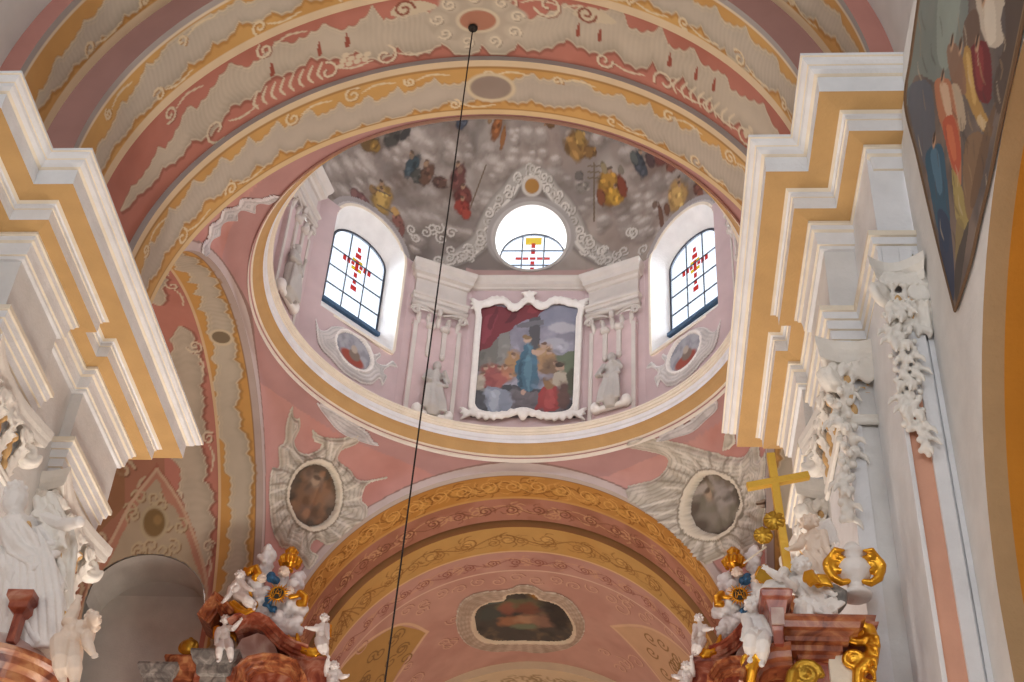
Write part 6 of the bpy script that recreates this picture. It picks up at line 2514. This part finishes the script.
# pedestal between the figures
pz0, pz1 = zz(775, 634, -.62), zz(775, 595, -.62)
t = thing('marble_pedestal', V((N(775, 610, -.62).x, NY - .62, pz0)), 'small red marble pedestal tapering downwards, between the figures under the gilt cross', 'pedestal')
xm = N(776, 612, -.62).x
block([(pz0 - .12, -.02), (pz0, -.02), (pz0 + .12, .0), (pz1 - .10, .03), (pz1 - .09, .06), (pz1 - .03, .07), (pz1, .04)], xm - .06, xm + .06, NY - .7, NY - .5).obj('shaft', M['redmarble'], t, bevel=.006)
shaft = bpy.data.objects['shaft'] if t.children and len(t.children) == 1 and t.children[0].name == 'shaft' else t.children[0]
xp = xm
BM().box(xp - .05, xp + .05, NY - .715, NY - .69, pz0 + .04, pz1 - .13).obj('inlay', M['pinkmarble'], shaft)
# the cross
t = thing('gilt_cross', N(788, 571), 'tall gilt cross leaning slightly left above the altar on the right pier', 'cross')
p0, p1 = N(788.5, 575), N(770.5, 454)
q0, q1 = N(747, 487), N(809, 475.5)


def bar(a, c, w, d, mat, name):
    ax = (c - a).normalized()
    s = ax.cross(V((0, 1, 0))).normalized()
    b = BM()
    v = [tuple(p + s * sx * w + V((0, sy * d, 0))) for p in (a, c) for sx, sy in ((-1, -1), (1, -1), (1, 1), (-1, 1))]
    b.add(v, [(3, 2, 1, 0), (4, 5, 6, 7)] + [(i, (i + 1) % 4, 4 + (i + 1) % 4, 4 + i) for i in range(4)])
    return b.obj(name, M[mat], t, bevel=.008)


bar(p0, p1, .038, .03, 'cross', 'upright')
bar(q0, q1, .036, .032, 'cross', 'crossbar')
# gilt flower heads and thin rod beside the cross
t = thing('gilt_leaf_rod', N(763, 548), 'thin pale rod with two gilt leaf knobs left of the foot of the gilt cross', 'rod')
b = BM()
b.tube([N(744, 563), N(752, 557), N(766, 547)], .008, 6)
b.tube([N(763, 548), N(764, 540), N(770, 530), N(774, 522), N(767, 518)], .012, 6)
rod = b.obj('rod', M['cream'], t, True)
for p, q, r in ((774, 522, .085), (763, 536.5, .075)):
    b = BM()
    c = N(p, q)
    b.ball(c, r * .7, 10)
    for k in range(8):
        a = k * .8
        b.tube([c + V((math.cos(a) * r * .5, -r * .3, math.sin(a) * r * .5)), c + V((math.cos(a) * r, -r * .3, math.sin(a) * r)), c + V((math.cos(a + .5) * r * 1.1, -r * .1, math.sin(a + .5) * r * 1.1))], [r * .3, r * .3, r * .12], 6)
    b.sculpt('leaf_knob', M['brass'], rod, .009, 1)
# vase with gilt handles
c = N(857, 598, -.28)
t = thing('altar_vase', c, 'white vase with two large gilt scroll handles beside the reclining angel', 'vase')
b = BM()
b.lathe([(0, 0), (.12, 0), (.13, .03), (.10, .06), (.06, .09), (.07, .13), (.13, .19), (.15, .26), (.12, .33), (.08, .36), (.11, .40), (.13, .42), (.09, .46), (.05, .52), (0, .54)], c, 24)
b.obj('vase_body', M['skinwhite'], t, True)
b = BM()
for s in (-1, 1):
    b.tube([c + V((s * x, -.04, z_)) for x, z_ in [(.05, .14), (.12, .12), (.19, .17), (.225, .26)]], [.025, .035, .042, .042], 8)
    b.tube(spiral(c + V((s * .135, -.05, .28)), ex * s, ez, .095, 1.4), [.042 * (1 - .5 * k / 21) for k in range(22)], 8)
    b.tube([c + V((s * .2, -.06, .35)), c + V((s * .15, -.09, .41)), c + V((s * .08, -.1, .40))], [.03, .032, .012], 7)
b.sculpt('scroll_handle', M['gold'], t, .011, 1)
# the figures
ppl('white kneeling angel bent forward at the foot of the gilt cross, behind the red pedestal',
    dict(hip=(775, 592, -.05), chest=(787, 583, -.1), neck=(794, 577, -.12), head=(801, 573, -.16), lel=(780, 578, -.3), lha=(768, 570, -.3), rel=(800, 592, -.25), rha=(808, 600, -.3), lkn=(764, 598, -.25), lfo=(772, 612, .0), rkn=(772, 606, -.3), rfo=(782, 616, -.05)),
    .075, (.3, -1, -.4), (.8, -1, -.3), 1.3, drapes=[([(786, 584, -.2), (774, 586, -.26), (765, 594, -.28), (763, 604, -.28)], .10, 5), ([(762, 596, -.2), (770, 603, -.3), (784, 606, -.28)], .09, 5)],
    wings=[((772, 583, .05), (764, 566, .1), (756, 582, .1))], wmat='brass', nm='angel_statue')
ppl('large white angel with gilt wings reclining on drapery, right of the red pedestal',
    dict(hip=(812, 600, -.2), chest=(805, 583, -.18), neck=(803, 575, -.2), head=(801, 566, -.24), lel=(793, 588, -.35), lha=(786, 580, -.42), rel=(822, 588, -.3), rha=(832, 594, -.4), lkn=(800, 612, -.55), lfo=(796, 632, -.45), rkn=(824, 612, -.5), rfo=(833, 626, -.42)),
    .08, (-.1, -1, -.2), (-.5, -1, -.2), 1.22, drapes=[([(800, 600, -.42), (810, 607, -.5), (824, 608, -.5), (838, 600, -.4)], .11, 5), ([(806, 606, -.52), (802, 614, -.56), (798, 624, -.52)], .10, 5), ([(826, 608, -.5), (831, 615, -.48), (834, 622, -.42)], .09, 4)],
    wings=[((806, 580, -.4), (812, 572, -.45), (820, 585, -.5)), ((814, 582, -.4), (826, 577, -.42), (831, 588, -.45))], nm='angel_statue')
ppl('white putto with a gilt wing sitting at the left end of the right pier altar',
    dict(hip=(760, 634, -.4), chest=(757, 620, -.4), neck=(755.5, 613, -.41), head=(753.5, 605, -.45), lel=(748, 626, -.5), lha=(744, 638, -.6), rel=(767, 622, -.5), rha=(772, 632, -.58), lkn=(750, 640, -.68), lfo=(750, 658, -.6), rkn=(763, 645, -.68), rfo=(762, 662, -.6)),
    .072, (-.1, -1, -.2), (-.4, -1, -.2), 1.35, wings=[((760, 618, -.3), (767, 611, -.25), (771, 628, -.3))], drapes=[([(748, 632, -.6), (757, 638, -.66), (770, 636, -.55)], .1, 5)])
ppl('tall white angel standing behind the gilt cross with one raised arm',
    dict(hip=(818, 560, .1), chest=(814, 540, .08), neck=(812, 531, .07), head=(809, 522, .03), lel=(800, 546, 0), lha=(790, 549, -.1), rel=(826, 548, .0), rha=(833, 558, -.1), lkn=(812, 580, -.1), lfo=(814, 598, 0), rkn=(824, 582, -.1), rfo=(826, 598, 0)),
    .08, (-.4, -1, -.2), (-.7, -1, -.1), 1.1, mat='fleshwhite', drapes=[([(808, 552, -.04), (816, 564, -.1), (818, 580, -.12), (814, 596, -.1)], .12, 6), ([(824, 550, .0), (827, 564, -.05), (826, 582, -.08)], .09, 5)], wings=[((818, 538, .18), (830, 520, .22), (838, 548, .2))], wmat='skinwhite', nm='angel_statue')
u = thing('blue_grey_drapery', N(836, 604, -.35), 'blue-grey cloth heaped beside the reclining angel, next to the white vase', 'cloth')
cloth([N(830, 588, -.32), N(836, 594, -.38), N(838, 602, -.4), N(834, 610, -.38)], .11, 5).sculpt('cloth', M['greymarble'], u, .011, 1)

# ------------------------------------------------------------------ altar in front of the left pier
na = thing('pier_altar', V((-3.9, 11, 0)), 'rounded red-brown marble altar top below the white robed statue', 'altar', 'altars in front of the near piers')
c = N(2, 655, 0)
cx = V((c.x, NY, 0))
zt_ = zz(30, 651, -.5)
b = BM()
b.lathe([(.46, -8), (.46, zt_ - .34), (.50, zt_ - .31), (.50, zt_ - .24), (.54, zt_ - .22), (.55, zt_ - .15), (.60, zt_ - .11), (.61, zt_ - .05), (.65, zt_ - .02), (.655, zt_ + .02), (.60, zt_ + .04), (.0, zt_ + .05)][1:], cx, 64)
b.obj('rounded_cornice', M['brownmarble'], na, False)
b = BM()
b.lathe([(.44, 0), (.44, zt_ - .30)], cx, 48)
b.obj('altar_body', M['redmarble'], na, True)
b = BM()
z0_ = zt_ + .04
b.lathe([(.46, z0_), (.45, z0_ + .05), (.40, z0_ + .16), (.30, z0_ + .24), (.22, z0_ + .28), (0, z0_ + .29)], cx, 40)
b.obj('attic_dome', M['pinkmarble'], na, True)
b = BM()
a0_, a1_ = math.radians(-72), math.radians(-42)
b.lathe([(.47, zt_ - .58), (.475, zt_ - .57), (.475, zt_ - .37), (.47, zt_ - .36)], cx, 16, a0_, a1_)
b.obj('inlaid_plate', M['cream'], na)
xp = N(24, 606, -.35)
t = thing('marble_pedestal', V((xp.x, NY - .35, zz(24, 640, -.35))), 'small dark red marble pedestal in front of the white drapery at the left edge', 'pedestal')
pz0, pz1 = zz(18, 634, -.35), zz(24, 597, -.35)
block([(pz0 - .1, -.02), (pz0 + .16, -.02), (pz0 + .20, .03), (pz1 - .10, .03), (pz1 - .06, .06), (pz1, .06)], xp.x - .06, xp.x + .05, NY - .43, NY - .28).obj('shaft', M['redmarble'], t, bevel=.006)
ppl('white putto leaning out over the grey niche with one arm raised, left pier altar',
    dict(hip=(66, 645, -.35), chest=(75, 631, -.38), neck=(83, 625, -.4), head=(93, 620.5, -.44), lel=(75, 609, -.36), lha=(77, 602, -.36), rel=(87, 643, -.5), rha=(92.5, 653, -.52), lkn=(60, 660, -.6), lfo=(62, 678, -.5), rkn=(74, 662, -.55), rfo=(75, 682, -.5)),
    .085, (.5, -.8, -.35), (.9, -.6, .1), 1.35, mat='fleshwhite', wings=[((72, 622, -.25), (60, 612, -.2), (60, 619, -.2)), ((82, 630, -.3), (88, 630, -.3), (88, 648, -.38))], wmat='yellow')
t = thing('draped_statue', N(22, 640, .05), 'tall white robed statue at the left edge, behind the small dark red pedestal', 'statue')
b = BM()
draped(b, N(30, 640, .02), N(14, 492, -.02), .02, 1.15, V((.1, -1, 0)).normalized(), 11, arm={1: (.62, .26, .1, .55, .36, .2), -1: (.6, .22, .1, .75, .2, .2)})
hd = N(14, 492, -.02)
face(b, hd + V((.02, 0, .0)), .10, V((.5, -1, -.1)), V((0, 0, 1)))
for k in range(14):
    x = 2 + 4.4 * k
    b.tube([N(x * .55 + 6, 528 + 3 * (k % 3), -.16), N(x * .8 + 4, 560, -.24 - .03 * (k % 2)), N(x, 600, -.26 - .05 * (k % 2)), N(x + 2, 645, -.2)], [.02, .035, .045, .04], 7)
b.sculpt('body', M['skinwhite'], t, .011, 1)
b = BM()
for k, (pth, w_, n_) in enumerate((([(6, 520, -.2), (20, 545, -.28), (38, 560, -.25), (50, 552, -.15)], .2, 6), ([(4, 548, -.2), (14, 575, -.28), (10, 600, -.26), (2, 625, -.2)], .24, 6), ([(36, 560, -.2), (44, 590, -.25), (40, 615, -.25), (48, 640, -.2)], .22, 6))):
    f = cloth([N(*p) for p in pth], w_, n_)
    b.add(f.v, f.f)
b.sculpt('drapery', M['skinwhite'], t, .011, 1)
b = BM()  # ochre lumps that colour the shade between the folds
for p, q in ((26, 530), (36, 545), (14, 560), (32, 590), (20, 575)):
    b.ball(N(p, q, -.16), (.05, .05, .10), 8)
b.sculpt('hollow_shade', M['hollowshade'], t, .016, 1)
t = thing('stucco_cascade', N(56, 640, .05), 'white stucco drapery and leaves falling from the left pier capital beside the raised cherub arm', 'drapery')
b = BM()
for pth, w_, n_ in (([(42, 498, .1), (52, 530, .02), (50, 565, -.02), (56, 600, 0), (52, 640, 0)], .2, 6), ([(62, 520, .1), (66, 550, .05), (64, 580, .02), (66, 610, .05)], .13, 5), ([(36, 520, .1), (40, 545, 0), (36, 575, 0)], .14, 5)):
    f = cloth([N(*p) for p in pth], w_, n_)
    b.add(f.v, f.f)
for k in range(16):
    p = N(44 + 3.1 * (k % 6) + 4 * math.sin(k), 515 + 7 * k, -.06)
    b.tube([p, p + V((.07, -.06, .05)), p + V((.13, -.07, -.02))], [.04, .045, .015], 7)
    b.tube(spiral(p + V((-.04, -.05, 0)), V((1, 0, 0)), V((0, 0, 1)), .06, 1.3, cw=1 if k % 2 else -1), .018, 6)
b.sculpt('folds', M['stucco'], t, .014, 1)
b = BM()  # shaded hollows of the cascade, coloured in with ochre lumps
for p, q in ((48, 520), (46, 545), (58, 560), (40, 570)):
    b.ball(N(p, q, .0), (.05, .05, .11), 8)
b.sculpt('hollow_shade', M['hollowshade'], t, .016, 1)
# daylight of the nave windows behind and beside the camera, and added warm fill lamps low down that stand in for floor bounce
for y in (-6, -1):
    for sx in (-1, 1):
        area('nave_window_daylight', (sx * 4.7, y, 9.5), (-sx * 2.5, y + 13, 12.0), 2.2, 4.5, LN, (.90, .95, 1))
for x, y, aim, e in ((-2.5, 9.5, (-3.4, 13, 13), .36), (2.5, 9, (3.4, 13, 13), .42), (0, 14, (0, 15.5, 19), 1.), (-3, 20, (-5.5, 23, 16), .9), (0, 26, (0, 29, 19), 1.3), (0, 18, (0, 25, 18), .8)):
    area('nave_bounce_fill', (x, y, .6), aim, 1.6, 1.6, LF * e, (1, .91, .80))
for sx in (-1, 1):
    area('chapel_fill', (sx * 7.4, 5.5, 6.5), (sx * 5.6, 9.5, 7.0), 1.2, 2.5, 55, (1, .93, .8))  # added fill lamp that brightens the chapel arch soffit
for sx in (-1, 1):
    area('altar_fill', (sx * 1.5, 19.5, 2.5), (sx * 4.3, 24.3, 15.5), 1.2, 1.2, LF * .6, (1, .94, .86))  # added fill that brightens the far altars, not a fixture of the church
